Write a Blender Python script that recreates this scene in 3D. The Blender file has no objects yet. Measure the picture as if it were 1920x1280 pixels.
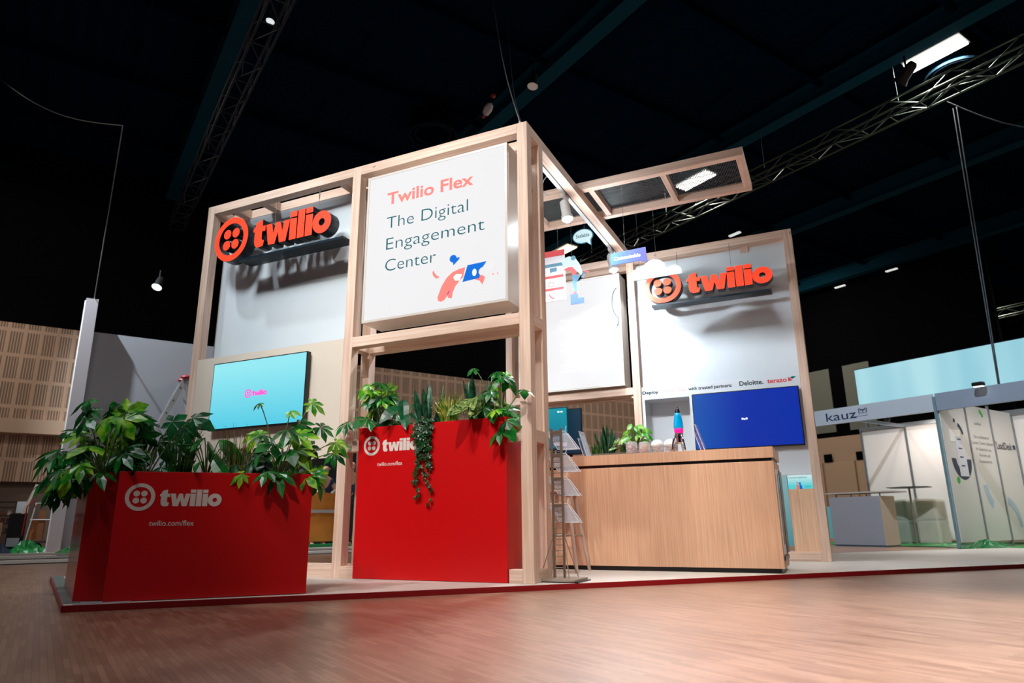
import bpy, math, random
from mathutils import Vector, Matrix
PI = math.pi
C = bpy.context.scene.collection
S = bpy.context.scene

def lin(c):
    return tuple(((x/255)/12.92 if x/255 <= .04045 else (((x/255)+.055)/1.055)**2.4) for x in c[:3]) + (1,)

# ------------------------------------------------------------------ camera
cd = bpy.data.cameras.new('camera'); cam = bpy.data.objects.new('camera', cd); C.objects.link(cam)
rt = Vector((0.9058, 0.42358, -0.00995)); up = Vector((0.11801, -0.22967, 0.96609)); fw = Vector((-0.40693, 0.87626, 0.25802))
cam.matrix_world = Matrix(((rt.x, up.x, -fw.x, 2.16526), (rt.y, up.y, -fw.y, -5.0245), (rt.z, up.z, -fw.z, 0.45315), (0, 0, 0, 1)))
cd.sensor_width = 36; cd.lens = 23.835; cd.clip_end = 200
cd.dof.use_dof = True; cd.dof.focus_distance = 5.6; cd.dof.aperture_fstop = 2.4
S.camera = cam
# ------------------------------------------------------------------ world, exposure
w = bpy.data.worlds.new('world'); S.world = w; w.use_nodes = True
w.node_tree.nodes['Background'].inputs[0].default_value = (.12, .38, 1, 1)
w.node_tree.nodes['Background'].inputs[1].default_value = .02
S.view_settings.view_transform = 'Standard'; S.view_settings.look = 'None'
S.view_settings.exposure = 0; S.view_settings.gamma = 1; S.view_settings.use_curve_mapping = False
# ------------------------------------------------------------------ frames of reference
HR = math.atan2(-.515, .857)                       # the hall's axes against the stand's axes
UB = ((0, 0, 0), 0.0)                              # stand
UH = ((0, 0, 0), HR)                               # hall
def fmat(F): return Matrix.Translation(Vector(F[0])) @ Matrix.Rotation(F[1], 4, 'Z')
# ------------------------------------------------------------------ lamps of the hall and lights added to brighten parts
def lamp(kind, name, loc, energy, color=(1, 1, 1), F=UB, aim=None, **kw):
    l = bpy.data.lights.new(name, kind); l.energy = energy; l.color = color
    for k, v in kw.items(): setattr(l, k, v)
    o = bpy.data.objects.new(name, l); C.objects.link(o)
    P = fmat(F) @ Vector(loc); o.location = P
    if aim is not None:
        o.rotation_euler = ((fmat(F) @ Vector(aim)) - P).to_track_quat('-Z', 'Y').to_euler()
    return o
WARM = (1, .86, .72); NEUT = (1, .95, .88); COOL = (.84, .94, 1)
lamp('SPOT', 'aimed_spot_light', (-3.0, -5.2, 7.6), 800, NEUT, aim=(-1.3, 0, 2.3), spot_size=math.radians(40), spot_blend=.8, shadow_soft_size=.12)
lamp('SPOT', 'aimed_spot_light', (.6, -6.2, 7.6), 1600, NEUT, aim=(-.5, 0, 2.0), spot_size=math.radians(36), spot_blend=.8, shadow_soft_size=.12)
lamp('AREA', 'added_fill_light', (-2.3, -5.0, 7.8), 66, COOL, aim=(-2.8, .2, 2.9), shape='DISK', size=1.6, spread=math.radians(70))  # added soft fill for the left board, no real fixture
lamp('SPOT', 'aimed_spot_light', (-4.4, -2.2, 7.8), 560, COOL, aim=(-2.85, .2, 2.7), spot_size=math.radians(25), spot_blend=.6, shadow_soft_size=.10)
lamp('SPOT', 'aimed_spot_light', (4.9, -3.4, 7.6), 8500, (.93, .97, 1), aim=(2.8, -1.7, 0), spot_size=math.radians(40), spot_blend=1, shadow_soft_size=.15)  # added to brighten the floor where the stand's glare lies
lamp('SPOT', 'aimed_spot_light', (3.4, -3.6, 7.6), 1150, NEUT, aim=(.9, 1.6, .5), spot_size=math.radians(30), spot_blend=.9, shadow_soft_size=.12)  # extra spot added only to lift the counter front
lamp('SPOT', 'aimed_spot_light', (-10.95, -5.3, 8.8), 5500, COOL, F=UH, aim=(-11.85, -.6, 2.6), spot_size=math.radians(60), spot_blend=.8, shadow_soft_size=.05)
lamp('SPOT', 'aimed_spot_light', (1.5, 2.5, 8.4), 2600, COOL, F=UH, aim=(-1.6, 9.5, 1.6), spot_size=math.radians(50), spot_blend=.9, shadow_soft_size=.1)  # added cool front light that brightens the booth fascia and counter
lamp('SPOT', 'aimed_spot_light', (-9.0, -6.2, 7.9), 420, WARM, F=UH, aim=(-14.0, -5.2, 3.6), spot_size=math.radians(52), spot_blend=.9, shadow_soft_size=.1)
lamp('AREA', 'ceiling_area_light', (-9.5, 17.5, 8.6), 110, WARM, F=UH, aim=(-9.8, 21, 1.5), shape='RECTANGLE', size=1.0, size_y=.45)  # added light for the far wall and doors, no fixture hangs here
for uu in (-11.7, -6.1, -.2, 5.4):
    for kk in (-5, 9.77, 25.0):
        lamp('AREA', 'ceiling_area_light', (uu, kk, 8.93), (300 if kk < 20 and -7 < uu < 0 else 120) if kk > 0 else 60, NEUT, F=UH, aim=(uu, kk, 0), shape='RECTANGLE', size=1.0, size_y=.45)
# ------------------------------------------------------------------ materials
def mat(name, col, rough=.6, metal=0, emit=None, es=0, var=0, vscale=6, spec=.5, alpha=1, trans=0, bump=0, bscale=40, stretch=None, coat=0):
    m = bpy.data.materials.new(name); m.use_nodes = True; n = m.node_tree; b = n.nodes['Principled BSDF']
    c = lin(col); b.inputs['Base Color'].default_value = c
    b.inputs['Roughness'].default_value = rough; b.inputs['Metallic'].default_value = metal
    b.inputs['Specular IOR Level'].default_value = spec
    b.inputs['Alpha'].default_value = alpha; b.inputs['Transmission Weight'].default_value = trans
    b.inputs['Coat Weight'].default_value = coat
    if emit is not None:
        b.inputs['Emission Color'].default_value = lin(emit); b.inputs['Emission Strength'].default_value = es
    if var or bump:
        tc = n.nodes.new('ShaderNodeTexCoord'); mp = n.nodes.new('ShaderNodeMapping'); nz = n.nodes.new('ShaderNodeTexNoise')
        n.links.new(tc.outputs['Object'], mp.inputs[0]); n.links.new(mp.outputs[0], nz.inputs['Vector'])
        if stretch: mp.inputs['Scale'].default_value = stretch
        nz.inputs['Scale'].default_value = vscale; nz.inputs['Detail'].default_value = 5
        if var:
            r = n.nodes.new('ShaderNodeMapRange'); r.inputs[1].default_value = .3; r.inputs[2].default_value = .7
            r.inputs[3].default_value = 1-var; r.inputs[4].default_value = 1+var
            mx = n.nodes.new('ShaderNodeMix'); mx.data_type = 'RGBA'; mx.blend_type = 'MULTIPLY'; mx.inputs[0].default_value = 1
            n.links.new(nz.outputs[0], r.inputs[0]); mx.inputs[6].default_value = c
            n.links.new(r.outputs[0], mx.inputs[7]); n.links.new(mx.outputs[2], b.inputs['Base Color'])
        if bump:
            bp = n.nodes.new('ShaderNodeBump'); bp.inputs['Strength'].default_value = bump; bp.inputs['Distance'].default_value = .01
            n.links.new(nz.outputs[0], bp.inputs['Height']); n.links.new(bp.outputs[0], b.inputs['Normal'])
    return m
def wood(name, c1, c2, axis, scale=5, rough=.55, knots=False, fine=22):
    """wood with the grain running along one axis of the object's coordinates"""
    m = bpy.data.materials.new(name); m.use_nodes = True; n = m.node_tree; b = n.nodes['Principled BSDF']; L = n.links
    tc = n.nodes.new('ShaderNodeTexCoord'); mp = n.nodes.new('ShaderNodeMapping')
    sc = [1, 1, 1]; sc = [fine]*3; sc['xyz'.index(axis)] = .55
    mp.inputs['Scale'].default_value = sc
    L.new(tc.outputs['Object'], mp.inputs[0])
    nz = n.nodes.new('ShaderNodeTexNoise'); nz.inputs['Scale'].default_value = scale*.5; nz.inputs['Detail'].default_value = 6; nz.inputs['Distortion'].default_value = .25
    L.new(mp.outputs[0], nz.inputs['Vector'])
    r = n.nodes.new('ShaderNodeValToRGB'); r.color_ramp.elements[0].position = .34; r.color_ramp.elements[1].position = .66
    r.color_ramp.elements[0].color = lin(c1); r.color_ramp.elements[1].color = lin(c2)
    L.new(nz.outputs[0], r.inputs[0]); out = r.outputs[0]
    nz2 = n.nodes.new('ShaderNodeTexNoise'); nz2.inputs['Scale'].default_value = 1.3; L.new(tc.outputs['Object'], nz2.inputs['Vector'])
    mr = n.nodes.new('ShaderNodeMapRange'); mr.inputs[1].default_value = .3; mr.inputs[2].default_value = .7; mr.inputs[3].default_value = .9; mr.inputs[4].default_value = 1.08
    L.new(nz2.outputs[0], mr.inputs[0])
    mx = n.nodes.new('ShaderNodeMix'); mx.data_type = 'RGBA'; mx.blend_type = 'MULTIPLY'; mx.inputs[0].default_value = 1
    L.new(out, mx.inputs[6]); L.new(mr.outputs[0], mx.inputs[7]); out = mx.outputs[2]
    if knots:
        vo = n.nodes.new('ShaderNodeTexVoronoi'); vo.inputs['Scale'].default_value = 2.6
        m2 = n.nodes.new('ShaderNodeMapping'); s2 = [1.7]*3; s2['xyz'.index(axis)] = .8; m2.inputs['Scale'].default_value = s2
        L.new(tc.outputs['Object'], m2.inputs[0]); L.new(m2.outputs[0], vo.inputs['Vector'])
        r2 = n.nodes.new('ShaderNodeMapRange'); r2.inputs[1].default_value = .03; r2.inputs[2].default_value = .07; r2.inputs[3].default_value = .6; r2.inputs[4].default_value = 0
        L.new(vo.outputs['Distance'], r2.inputs[0])
        m3 = n.nodes.new('ShaderNodeMix'); m3.data_type = 'RGBA'; L.new(r2.outputs[0], m3.inputs[0]); L.new(out, m3.inputs[6]); m3.inputs[7].default_value = lin((140, 88, 55)); out = m3.outputs[2]
    L.new(out, b.inputs['Base Color']); b.inputs['Roughness'].default_value = rough
    return m
PINE = {a: wood('pine_'+a, (214, 178, 156), (236, 208, 190), a, knots=True, fine=16) for a in 'xyz'}
OAK = wood('oak_laminate', (210, 160, 126), (228, 184, 152), 'z', scale=6, rough=.45, fine=34)
OAK2 = wood('light_oak_laminate', (214, 170, 138), (234, 198, 168), 'z', scale=6, rough=.5, fine=30)
DECKM = mat('pale_vinyl_planks', (206, 196, 188), .45, var=.14, vscale=3, stretch=(1.2, 12, 1))
RED = mat('red_lacquer', (206, 6, 12), .38, spec=.45, bump=.05, bscale=300)
REDSIDE = mat('red_gloss_lacquer', (200, 20, 18), .18, spec=.7)
REDEDGE = mat('dark_red_edge', (138, 4, 14), .35)
WHITEP = mat('white_print', (226, 214, 204), .6)
WHITE = mat('white_panel', (218, 224, 230), .35)
SATIN = mat('satin_white_board', (214, 222, 228), .3, var=.02, vscale=2)
OFFW = mat('cream_panel', (222, 208, 192), .55, var=.03, vscale=2)
HOUSING = mat('off_white_metal', (214, 206, 198), .3)
GREYW = mat('grey_panel_film', (150, 152, 160), .55, var=.03, vscale=1)
BLACKM = mat('black_plastic', (12, 13, 16), .35)
NAVY = mat('dark_navy_metal', (14, 32, 44), .35)
STEEL = mat('brushed_steel', (164, 152, 140), .4, metal=.6)
DSTEEL = mat('dark_steel', (132, 116, 102), .4, metal=.5)
ALU = mat('aluminium', (178, 182, 186), .4, metal=.25)
TRUSSM = mat('truss_aluminium', (84, 92, 84), .36, metal=.9)
CHROME = mat('chrome', (225, 225, 228), .07, metal=1)
WIRE = mat('thin_wire', (90, 96, 104), .5)
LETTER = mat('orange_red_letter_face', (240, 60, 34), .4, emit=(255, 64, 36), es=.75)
TEALT = mat('teal_print', (4, 60, 70), .7, spec=.1, emit=(14, 112, 120), es=.45)
PINKT = mat('coral_print', (200, 90, 84), .7, spec=.1, emit=(246, 138, 130), es=.62)
BLUET = mat('blue_print', (4, 60, 130), .7, spec=.1, emit=(6, 112, 216), es=.75)
PURPT = mat('purple_print', (120, 20, 150), .6, emit=(120, 20, 150), es=.4)
PALEG = mat('pale_grey_print', (206, 206, 208), .6, emit=(206, 206, 208), es=.55)
LBFACE = mat('lit_white_fabric', (70, 70, 70), .8, spec=.1, emit=(243, 242, 244), es=.92)
LBFACE2 = mat('bright_lit_white_fabric', (80, 80, 80), .8, spec=.1, emit=(246, 245, 247), es=.90)
SLATE = mat('dark_slate_print', (22, 42, 58), .7, spec=.1)
INK = mat('navy_print', (28, 46, 88), .6)
GREYPR = mat('grey_print', (90, 96, 104), .6)
def screen(name, c1, c2, es, axis=0, lo=0, hi=1):
    m = bpy.data.materials.new(name); m.use_nodes = True; n = m.node_tree; b = n.nodes['Principled BSDF']
    tc = n.nodes.new('ShaderNodeTexCoord'); sx = n.nodes.new('ShaderNodeSeparateXYZ'); r = n.nodes.new('ShaderNodeValToRGB')
    n.links.new(tc.outputs['Generated'], sx.inputs[0]); n.links.new(sx.outputs[axis], r.inputs[0])
    r.color_ramp.elements[0].color = lin(c1); r.color_ramp.elements[1].color = lin(c2)
    r.color_ramp.elements[0].position = lo; r.color_ramp.elements[1].position = hi
    b.inputs['Base Color'].default_value = (.01, .01, .01, 1); b.inputs['Roughness'].default_value = .25; b.inputs['Specular IOR Level'].default_value = .3
    n.links.new(r.outputs[0], b.inputs['Emission Color']); b.inputs['Emission Strength'].default_value = es
    return m
def leafmat(name, c1, c2, scale=9, rough=.32):
    m = bpy.data.materials.new(name); m.use_nodes = True; n = m.node_tree; b = n.nodes['Principled BSDF']; L = n.links
    tc = n.nodes.new('ShaderNodeTexCoord'); nz = n.nodes.new('ShaderNodeTexNoise'); nz.inputs['Scale'].default_value = scale
    L.new(tc.outputs['Object'], nz.inputs['Vector']); r = n.nodes.new('ShaderNodeValToRGB')
    r.color_ramp.elements[0].position = .38; r.color_ramp.elements[1].position = .66
    r.color_ramp.elements[0].color = lin(c1); r.color_ramp.elements[1].color = lin(c2)
    L.new(nz.outputs[0], r.inputs[0]); L.new(r.outputs[0], b.inputs['Base Color']); b.inputs['Roughness'].default_value = rough
    tr = n.nodes.new('ShaderNodeBsdfTranslucent'); L.new(r.outputs[0], tr.inputs[0]); mx = n.nodes.new('ShaderNodeMixShader'); mx.inputs[0].default_value = .22
    L.new(b.outputs[0], mx.inputs[1]); L.new(tr.outputs[0], mx.inputs[2]); L.new(mx.outputs[0], n.nodes['Material Output'].inputs[0])
    return m
LF = leafmat('fatsia_leaf', (2, 62, 20), (20, 124, 34))
LFY = leafmat('young_leaf', (40, 140, 24), (160, 206, 50), 14)
LFD = leafmat('dark_leaf', (0, 54, 32), (8, 96, 48))
LFG = leafmat('grass_blade', (14, 66, 28), (70, 122, 44), 20)
LFGY = leafmat('yellow_grass_blade', (60, 120, 30), (206, 196, 90), 16)
LFS = leafmat('sword_leaf', (10, 60, 44), (52, 112, 70), 26)
LFV = leafmat('variegated_leaf', (10, 80, 34), (180, 196, 110), 45)
LFI = leafmat('ivy_leaf', (10, 50, 20), (34, 84, 34), 30)
STEM = mat('green_stem', (96, 120, 56), .5)
STEMB = mat('brown_stem', (120, 84, 52), .6)
SOIL = mat('dark_soil', (34, 26, 22), .95, var=.5, vscale=60, bump=.8)
def glassy(name, col, alpha, rough=.08):
    """clear plastic: see-through with faint tinted body and highlights"""
    m = bpy.data.materials.new(name); m.use_nodes = True; n = m.node_tree; b = n.nodes['Principled BSDF']
    b.inputs['Base Color'].default_value = lin(col); b.inputs['Roughness'].default_value = rough; b.inputs['Alpha'].default_value = alpha
    return m
ACRY = glassy('clear_acrylic', (225, 228, 236), .3)
ACRYE = glassy('acrylic_edge', (246, 246, 252), .85)
JARG = glassy('clear_jar_plastic', (236, 230, 232), .28)
FILM = glassy('clear_plastic_film', (206, 212, 204), .42, .2)
# ------------------------------------------------------------------ mesh tools
REG = {}
class MB:
    def __init__(s): s.v = []; s.f = []
    def add(s, vs, fs):
        n = len(s.v); s.v += [Vector(v) for v in vs]; s.f += [tuple(i+n for i in f) for f in fs]; return s
    def box(s, x0, x1, y0, y1, z0, z1):
        return s.add([(x, y, z) for z in (z0, z1) for y in (y0, y1) for x in (x0, x1)],
                     [(0, 2, 3, 1), (4, 5, 7, 6), (0, 1, 5, 4), (2, 6, 7, 3), (0, 4, 6, 2), (1, 3, 7, 5)])
    def bar(s, a, b, w, h=None, upv=(0, 0, 1)):
        a = Vector(a); b = Vector(b); d = (b-a).normalized(); h = h or w; u = Vector(upv)
        if abs(d.dot(u)) > .99: u = Vector((1, 0, 0))
        r = d.cross(u).normalized(); u = r.cross(d)
        vs = [p+r*i*w/2+u*j*h/2 for p in (a, b) for i, j in ((-1, -1), (1, -1), (1, 1), (-1, 1))]
        return s.add(vs, [(3, 2, 1, 0), (4, 5, 6, 7), (0, 1, 5, 4), (1, 2, 6, 5), (2, 3, 7, 6), (3, 0, 4, 7)])
    def tube(s, pts, r, n=8, cap=True):
        pts = [Vector(p) for p in pts]; rr = r if isinstance(r, (list, tuple)) else [r]*len(pts); vs = []; fs = []
        prev = None
        for i, p in enumerate(pts):
            d = (pts[min(i+1, len(pts)-1)]-pts[max(i-1, 0)]).normalized()
            if prev is None:
                prev = d.orthogonal().normalized()
            a = (prev-d*prev.dot(d)).normalized(); prev = a; b = d.cross(a)
            vs += [p+(a*math.cos(2*PI*k/n)+b*math.sin(2*PI*k/n))*rr[i] for k in range(n)]
        for i in range(len(pts)-1):
            for k in range(n): fs.append((i*n+k, i*n+(k+1) % n, (i+1)*n+(k+1) % n, (i+1)*n+k))
        if cap: fs += [tuple(range(n))[::-1], tuple((len(pts)-1)*n+k for k in range(n))]
        return s.add(vs, fs)
    def lathe(s, prof, c, n=24, axis=(0, 0, 1)):
        c = Vector(c); ax = Vector(axis).normalized(); a = ax.orthogonal().normalized(); b = ax.cross(a); vs = []; fs = []
        for r, z in prof:
            vs += [c+ax*z+(a*math.cos(2*PI*k/n)+b*math.sin(2*PI*k/n))*r for k in range(n)]
        for i in range(len(prof)-1):
            for k in range(n): fs.append((i*n+k, i*n+(k+1) % n, (i+1)*n+(k+1) % n, (i+1)*n+k))
        if prof[0][0] > 1e-5: fs.append(tuple(range(n))[::-1])
        if prof[-1][0] > 1e-5: fs.append(tuple((len(prof)-1)*n+k for k in range(n)))
        return s.add(vs, fs)
    def prism(s, poly, M, d):
        """2-D outline (counter-clockwise) extruded d backwards from its plane"""
        ar = sum(poly[i][0]*poly[(i+1) % len(poly)][1]-poly[(i+1) % len(poly)][0]*poly[i][1] for i in range(len(poly)))
        if ar < 0: poly = list(poly)[::-1]
        n = len(poly); f = [M @ Vector((x, y, 0)) for x, y in poly]; b = [M @ Vector((x, y, -d)) for x, y in poly]
        fs = [tuple(range(n)), tuple(range(2*n-1, n-1, -1))] + [(i, i+n, (i+1) % n+n, (i+1) % n) for i in range(n)]
        return s.add(f+b, fs)
    def ring(s, cx, cy, R, r, M, d, n=48, ky=1):
        vs = []; fs = []
        for z in (0, -d):
            for q in (R, r):
                vs += [M @ Vector((cx+q*math.cos(2*PI*k/n), cy+ky*q*math.sin(2*PI*k/n), z)) for k in range(n)]
        for k in range(n):
            j = (k+1) % n
            fs += [(k, j, n+j, n+k), (2*n+j, 2*n+k, 3*n+k, 3*n+j), (j, k, 2*n+k, 2*n+j), (n+k, n+j, 3*n+j, 3*n+k)]
        return s.add(vs, fs)
    def disc(s, cx, cy, R, M, d, n=28):
        return s.prism([(cx+R*math.cos(2*PI*k/n), cy+R*math.sin(2*PI*k/n)) for k in range(n)], M, d)
    def build(s, name, m, parent=None, F=None, smooth=False, bevel=0, origin=None):
        if parent is not None: F, o = REG[parent.name]
        else:
            F = F or UB
            if origin is None:
                xs = [v.x for v in s.v]; ys = [v.y for v in s.v]; zs = [v.z for v in s.v]
                origin = ((min(xs)+max(xs))/2, (min(ys)+max(ys))/2, min(zs))
            o = Vector(origin)
        me = bpy.data.meshes.new(name); me.from_pydata([v-o for v in s.v], [], s.f); me.update()
        me.materials.append(m)
        if smooth:
            for q in me.polygons: q.use_smooth = True
        ob = bpy.data.objects.new(name, me); C.objects.link(ob)
        if parent is not None: ob.parent = parent
        else:
            ob.location = fmat(F) @ o; ob.rotation_euler = (0, 0, F[1])
        REG[ob.name] = (F, o)
        if bevel:
            bm = ob.modifiers.new('bevel', 'BEVEL'); bm.width = bevel; bm.segments = 2; bm.limit_method = 'ANGLE'
        if smooth:
            try: ob.modifiers.new('wn', 'WEIGHTED_NORMAL')
            except Exception: pass
        return ob
def tag(o, label, cat=None, group=None, kind=None):
    if label: o['label'] = label
    if cat: o['category'] = cat
    if group: o['group'] = group
    if kind: o['kind'] = kind
    return o
def thing(name, label, cat, o=(0, 0, 0), F=UB, group=None, kind=None):
    e = bpy.data.objects.new(name, None); C.objects.link(e); e.empty_display_size = .1
    e.location = fmat(F) @ Vector(o); e.rotation_euler = (0, 0, F[1]); REG[e.name] = (F, Vector(o))
    return tag(e, label, cat, group, kind)
def dup(r, off, label, group=None, F=None):
    """copy of a thing with its parts and sub-parts, moved by off (in the frame's axes)"""
    F = REG[r.name][0]
    def cp(o, par):
        c = o.copy(); C.objects.link(c)
        if par is not None: c.parent = par
        for ch in [x for x in bpy.data.objects if x.parent == o]: cp(ch, c)
        return c
    c = cp(r, None); c.location = r.location + (Matrix.Rotation(F[1], 3, 'Z') @ Vector(off))
    REG[c.name] = (F, REG[r.name][1]+Vector(off)); c['label'] = label
    if group: c['group'] = group; r['group'] = group
    return c
def plane(o, d):
    """matrix of an upright plane: local x along d, y up, z towards the viewer's side (d x up)"""
    d = Vector(d).normalized(); u = Vector((0, 0, 1)); n = d.cross(u)
    return Matrix(((d.x, u.x, n.x, o[0]), (d.y, u.y, n.y, o[1]), (d.z, u.z, n.z, o[2]), (0, 0, 0, 1)))
def text(s, size, M, name, m, parent, depth=.002, bold=0, xs=1, align='LEFT', F=None, fit=None):
    cu = bpy.data.curves.new('t', 'FONT'); cu.body = s; cu.size = size; cu.offset = bold; cu.align_x = align; cu.resolution_u = 4
    ob = bpy.data.objects.new('t', cu); C.objects.link(ob); bpy.context.view_layer.update()
    me = bpy.data.meshes.new_from_object(ob); C.objects.unlink(ob); bpy.data.objects.remove(ob)
    if fit:
        xx = [v.co.x for v in me.vertices]; xs = fit/(max(xx)-min(xx)); off = min(xx)
    else: off = 0
    mb = MB(); fr = [M @ Vector(((v.co.x-off)*xs, v.co.y, 0)) for v in me.vertices]
    mb.add(fr, [tuple(q.vertices) for q in me.polygons])
    bpy.data.meshes.remove(me)
    return mb.build(name, m, parent, F=F)
# outlines of the round-cornered heavy letters (ring diameter 1, centre of the ring at 0)
LT = {
 't': [(.70, -.19), (.70, .03), (.655, .03), (.655, .10), (.71, .14), (.73, .225), (.91, .28), (.91, .13), (1.0, .13), (1.0, .01), (.91, .01), (.91, -.15), (.93, -.19), (.99, -.20), (.965, -.315), (.90, -.335), (.80, -.335), (.73, -.29)],
 'w': [(1.02, .13), (1.115, -.33), (1.30, -.33), (1.365, -.09), (1.425, -.33), (1.60, -.33), (1.69, .13), (1.53, .13), (1.49, -.10), (1.43, .13), (1.30, .13), (1.235, -.10), (1.19, .13)],
}
def twilio(M, D, depth, mface, parent, whole=True, mside=None, lead=0):
    T = M @ Matrix.Scale(D, 4)
    def P(name, fn):
        mb = MB(); fn(mb, T, depth/D); return mb.build(name, mface, parent)
    def stem(x0, dot=True):
        def f(mb, T, d):
            if dot:
                mb.prism([(x0, -.33), (x0+.185, -.33), (x0+.185, .13), (x0, .13)], T, d); mb.prism([(x0, .165), (x0+.185, .165), (x0+.185, .285), (x0, .285)], T, d)
            else: mb.prism([(x0, -.33), (x0+.185, -.33), (x0+.185, .285), (x0, .285)], T, d)
        return f
    fs = [('ring', lambda mb, T, d: mb.ring(0, 0, .5, .365, T, d)),
          ('dot', lambda mb, T, d: mb.disc(-.128, .128, .108, T, d)), ('dot', lambda mb, T, d: mb.disc(.128, .128, .108, T, d)),
          ('dot', lambda mb, T, d: mb.disc(-.128, -.128, .108, T, d)), ('dot', lambda mb, T, d: mb.disc(.128, -.128, .108, T, d)),
          ('letter_t', lambda mb, T, d: mb.prism(LT['t'], T, d)), ('letter_w', lambda mb, T, d: mb.prism(LT['w'], T, d)),
          ('letter_i', stem(1.695)), ('letter_l', stem(1.91, False)), ('letter_i', stem(2.125)),
          ('letter_o', lambda mb, T, d: mb.ring(2.56, -.10, .245, .08, T, d, ky=.98))]
    if whole:
        mb = MB()
        for _, f in fs: f(mb, T, depth/D)
        return mb.build('printed_logo', mface, parent)
    out = []
    for nme, f in fs:
        o = P(nme, f); out.append(o)
        # dark returns: every face but the front
        o.data.materials.append(mside); nf = (M.to_3x3() @ Vector((0, 0, 1))).normalized()
        for q in o.data.polygons:
            if q.normal.dot(nf) < .9: q.material_index = 1
    return out
# ------------------------------------------------------------------ setting: floor, walls, ceiling
FZ = -.04
def floor_mat():
    m = bpy.data.materials.new('parquet'); m.use_nodes = True; n = m.node_tree; b = n.nodes['Principled BSDF']; L = n.links
    tc = n.nodes.new('ShaderNodeTexCoord'); br = n.nodes.new('ShaderNodeTexBrick')
    L.new(tc.outputs['Object'], br.inputs['Vector'])
    br.inputs['Scale'].default_value = 1; br.inputs['Brick Width'].default_value = .22; br.inputs['Row Height'].default_value = .024
    br.inputs['Mortar Size'].default_value = .0008; br.inputs['Color1'].default_value = lin((172, 130, 108)); br.inputs['Color2'].default_value = lin((140, 100, 80))
    br.inputs['Mortar'].default_value = lin((70, 46, 36)); br.offset = .37
    nz = n.nodes.new('ShaderNodeTexNoise'); nz.inputs['Scale'].default_value = .9; nz.inputs['Detail'].default_value = 6; L.new(tc.outputs['Object'], nz.inputs['Vector'])
    mr = n.nodes.new('ShaderNodeMapRange'); mr.inputs[1].default_value = .3; mr.inputs[2].default_value = .7; mr.inputs[3].default_value = .84; mr.inputs[4].default_value = 1.12
    L.new(nz.outputs[0], mr.inputs[0]); mx = n.nodes.new('ShaderNodeMix'); mx.data_type = 'RGBA'; mx.blend_type = 'MULTIPLY'; mx.inputs[0].default_value = 1
    L.new(br.outputs[0], mx.inputs[6]); L.new(mr.outputs[0], mx.inputs[7]); L.new(mx.outputs[2], b.inputs['Base Color'])
    r2 = n.nodes.new('ShaderNodeMapRange'); r2.inputs[3].default_value = .30; r2.inputs[4].default_value = .46; b.inputs['Coat Weight'].default_value = .6; b.inputs['Coat Roughness'].default_value = .36; L.new(nz.outputs[0], r2.inputs[0]); L.new(r2.outputs[0], b.inputs['Roughness'])
    return m
tag(MB().box(-16, 26, -14, 32, FZ-.1, FZ).build('floor', floor_mat(), F=UH, origin=(0, 0, FZ)), 'brown strip parquet floor of the hall', kind='structure')
def acoustic_mat():
    m = bpy.data.materials.new('slotted_acoustic_board'); m.use_nodes = True; n = m.node_tree; b = n.nodes['Principled BSDF']; L = n.links
    tc = n.nodes.new('ShaderNodeTexCoord'); sp = n.nodes.new('ShaderNodeSeparateXYZ'); L.new(tc.outputs['Object'], sp.inputs[0])
    def fr(sock, per, th, off=0):
        a = n.nodes.new('ShaderNodeMath'); a.operation = 'MULTIPLY_ADD'; a.inputs[1].default_value = 1/per; a.inputs[2].default_value = off+50; L.new(sock, a.inputs[0])
        f = n.nodes.new('ShaderNodeMath'); f.operation = 'FRACT'; L.new(a.outputs[0], f.inputs[0])
        l = n.nodes.new('ShaderNodeMath'); l.operation = 'LESS_THAN'; l.inputs[1].default_value = th; L.new(f.outputs[0], l.inputs[0]); return l.outputs[0]
    def mul(a, b_):
        q = n.nodes.new('ShaderNodeMath'); q.operation = 'MULTIPLY'; L.new(a, q.inputs[0]); L.new(b_, q.inputs[1]); return q.outputs[0]
    k = mul(mul(fr(sp.outputs[1], .31, .80), fr(sp.outputs[1], .052, .60)), fr(sp.outputs[2], .575, .86, .104))
    mx = n.nodes.new('ShaderNodeMix'); mx.data_type = 'RGBA'; L.new(k, mx.inputs[0])
    mx.inputs[6].default_value = lin((196, 164, 140)); mx.inputs[7].default_value = lin((128, 106, 90)); L.new(mx.outputs[2], b.inputs['Base Color']); b.inputs['Roughness'].default_value = .7
    return m
ACM = acoustic_mat()
tag(MB().box(-14.3, -14, -14, 32, 1.42, 4.93).build('wall_left', ACM, F=UH), 'beige slotted acoustic wall', kind='structure')
tag(MB().box(-14.3, -14.1, -14, 32, FZ, 1.42).build('wall_left', mat('brown_grey_wall', (104, 88, 78), .8), F=UH), None, kind='structure')
DARK = mat('near_black_wall', (2, 3, 6), .95, spec=.1)
tag(MB().box(-14.9, -14.6, -14, 32, 4.93, 9.6).build('wall_left', DARK, F=UH), None, kind='structure')
tag(MB().box(-14.0, -13.8, -14, 32, 2.45, 2.76).build('trim_1', mat('beige_gallery_edge', (200, 170, 146), .6), F=UH), 'beige ledge band along the slotted wall', kind='structure')
tag(MB().box(-16, 26, 31.8, 32, FZ, 9.6).build('wall_far', DARK, F=UH), None, kind='structure')
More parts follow.
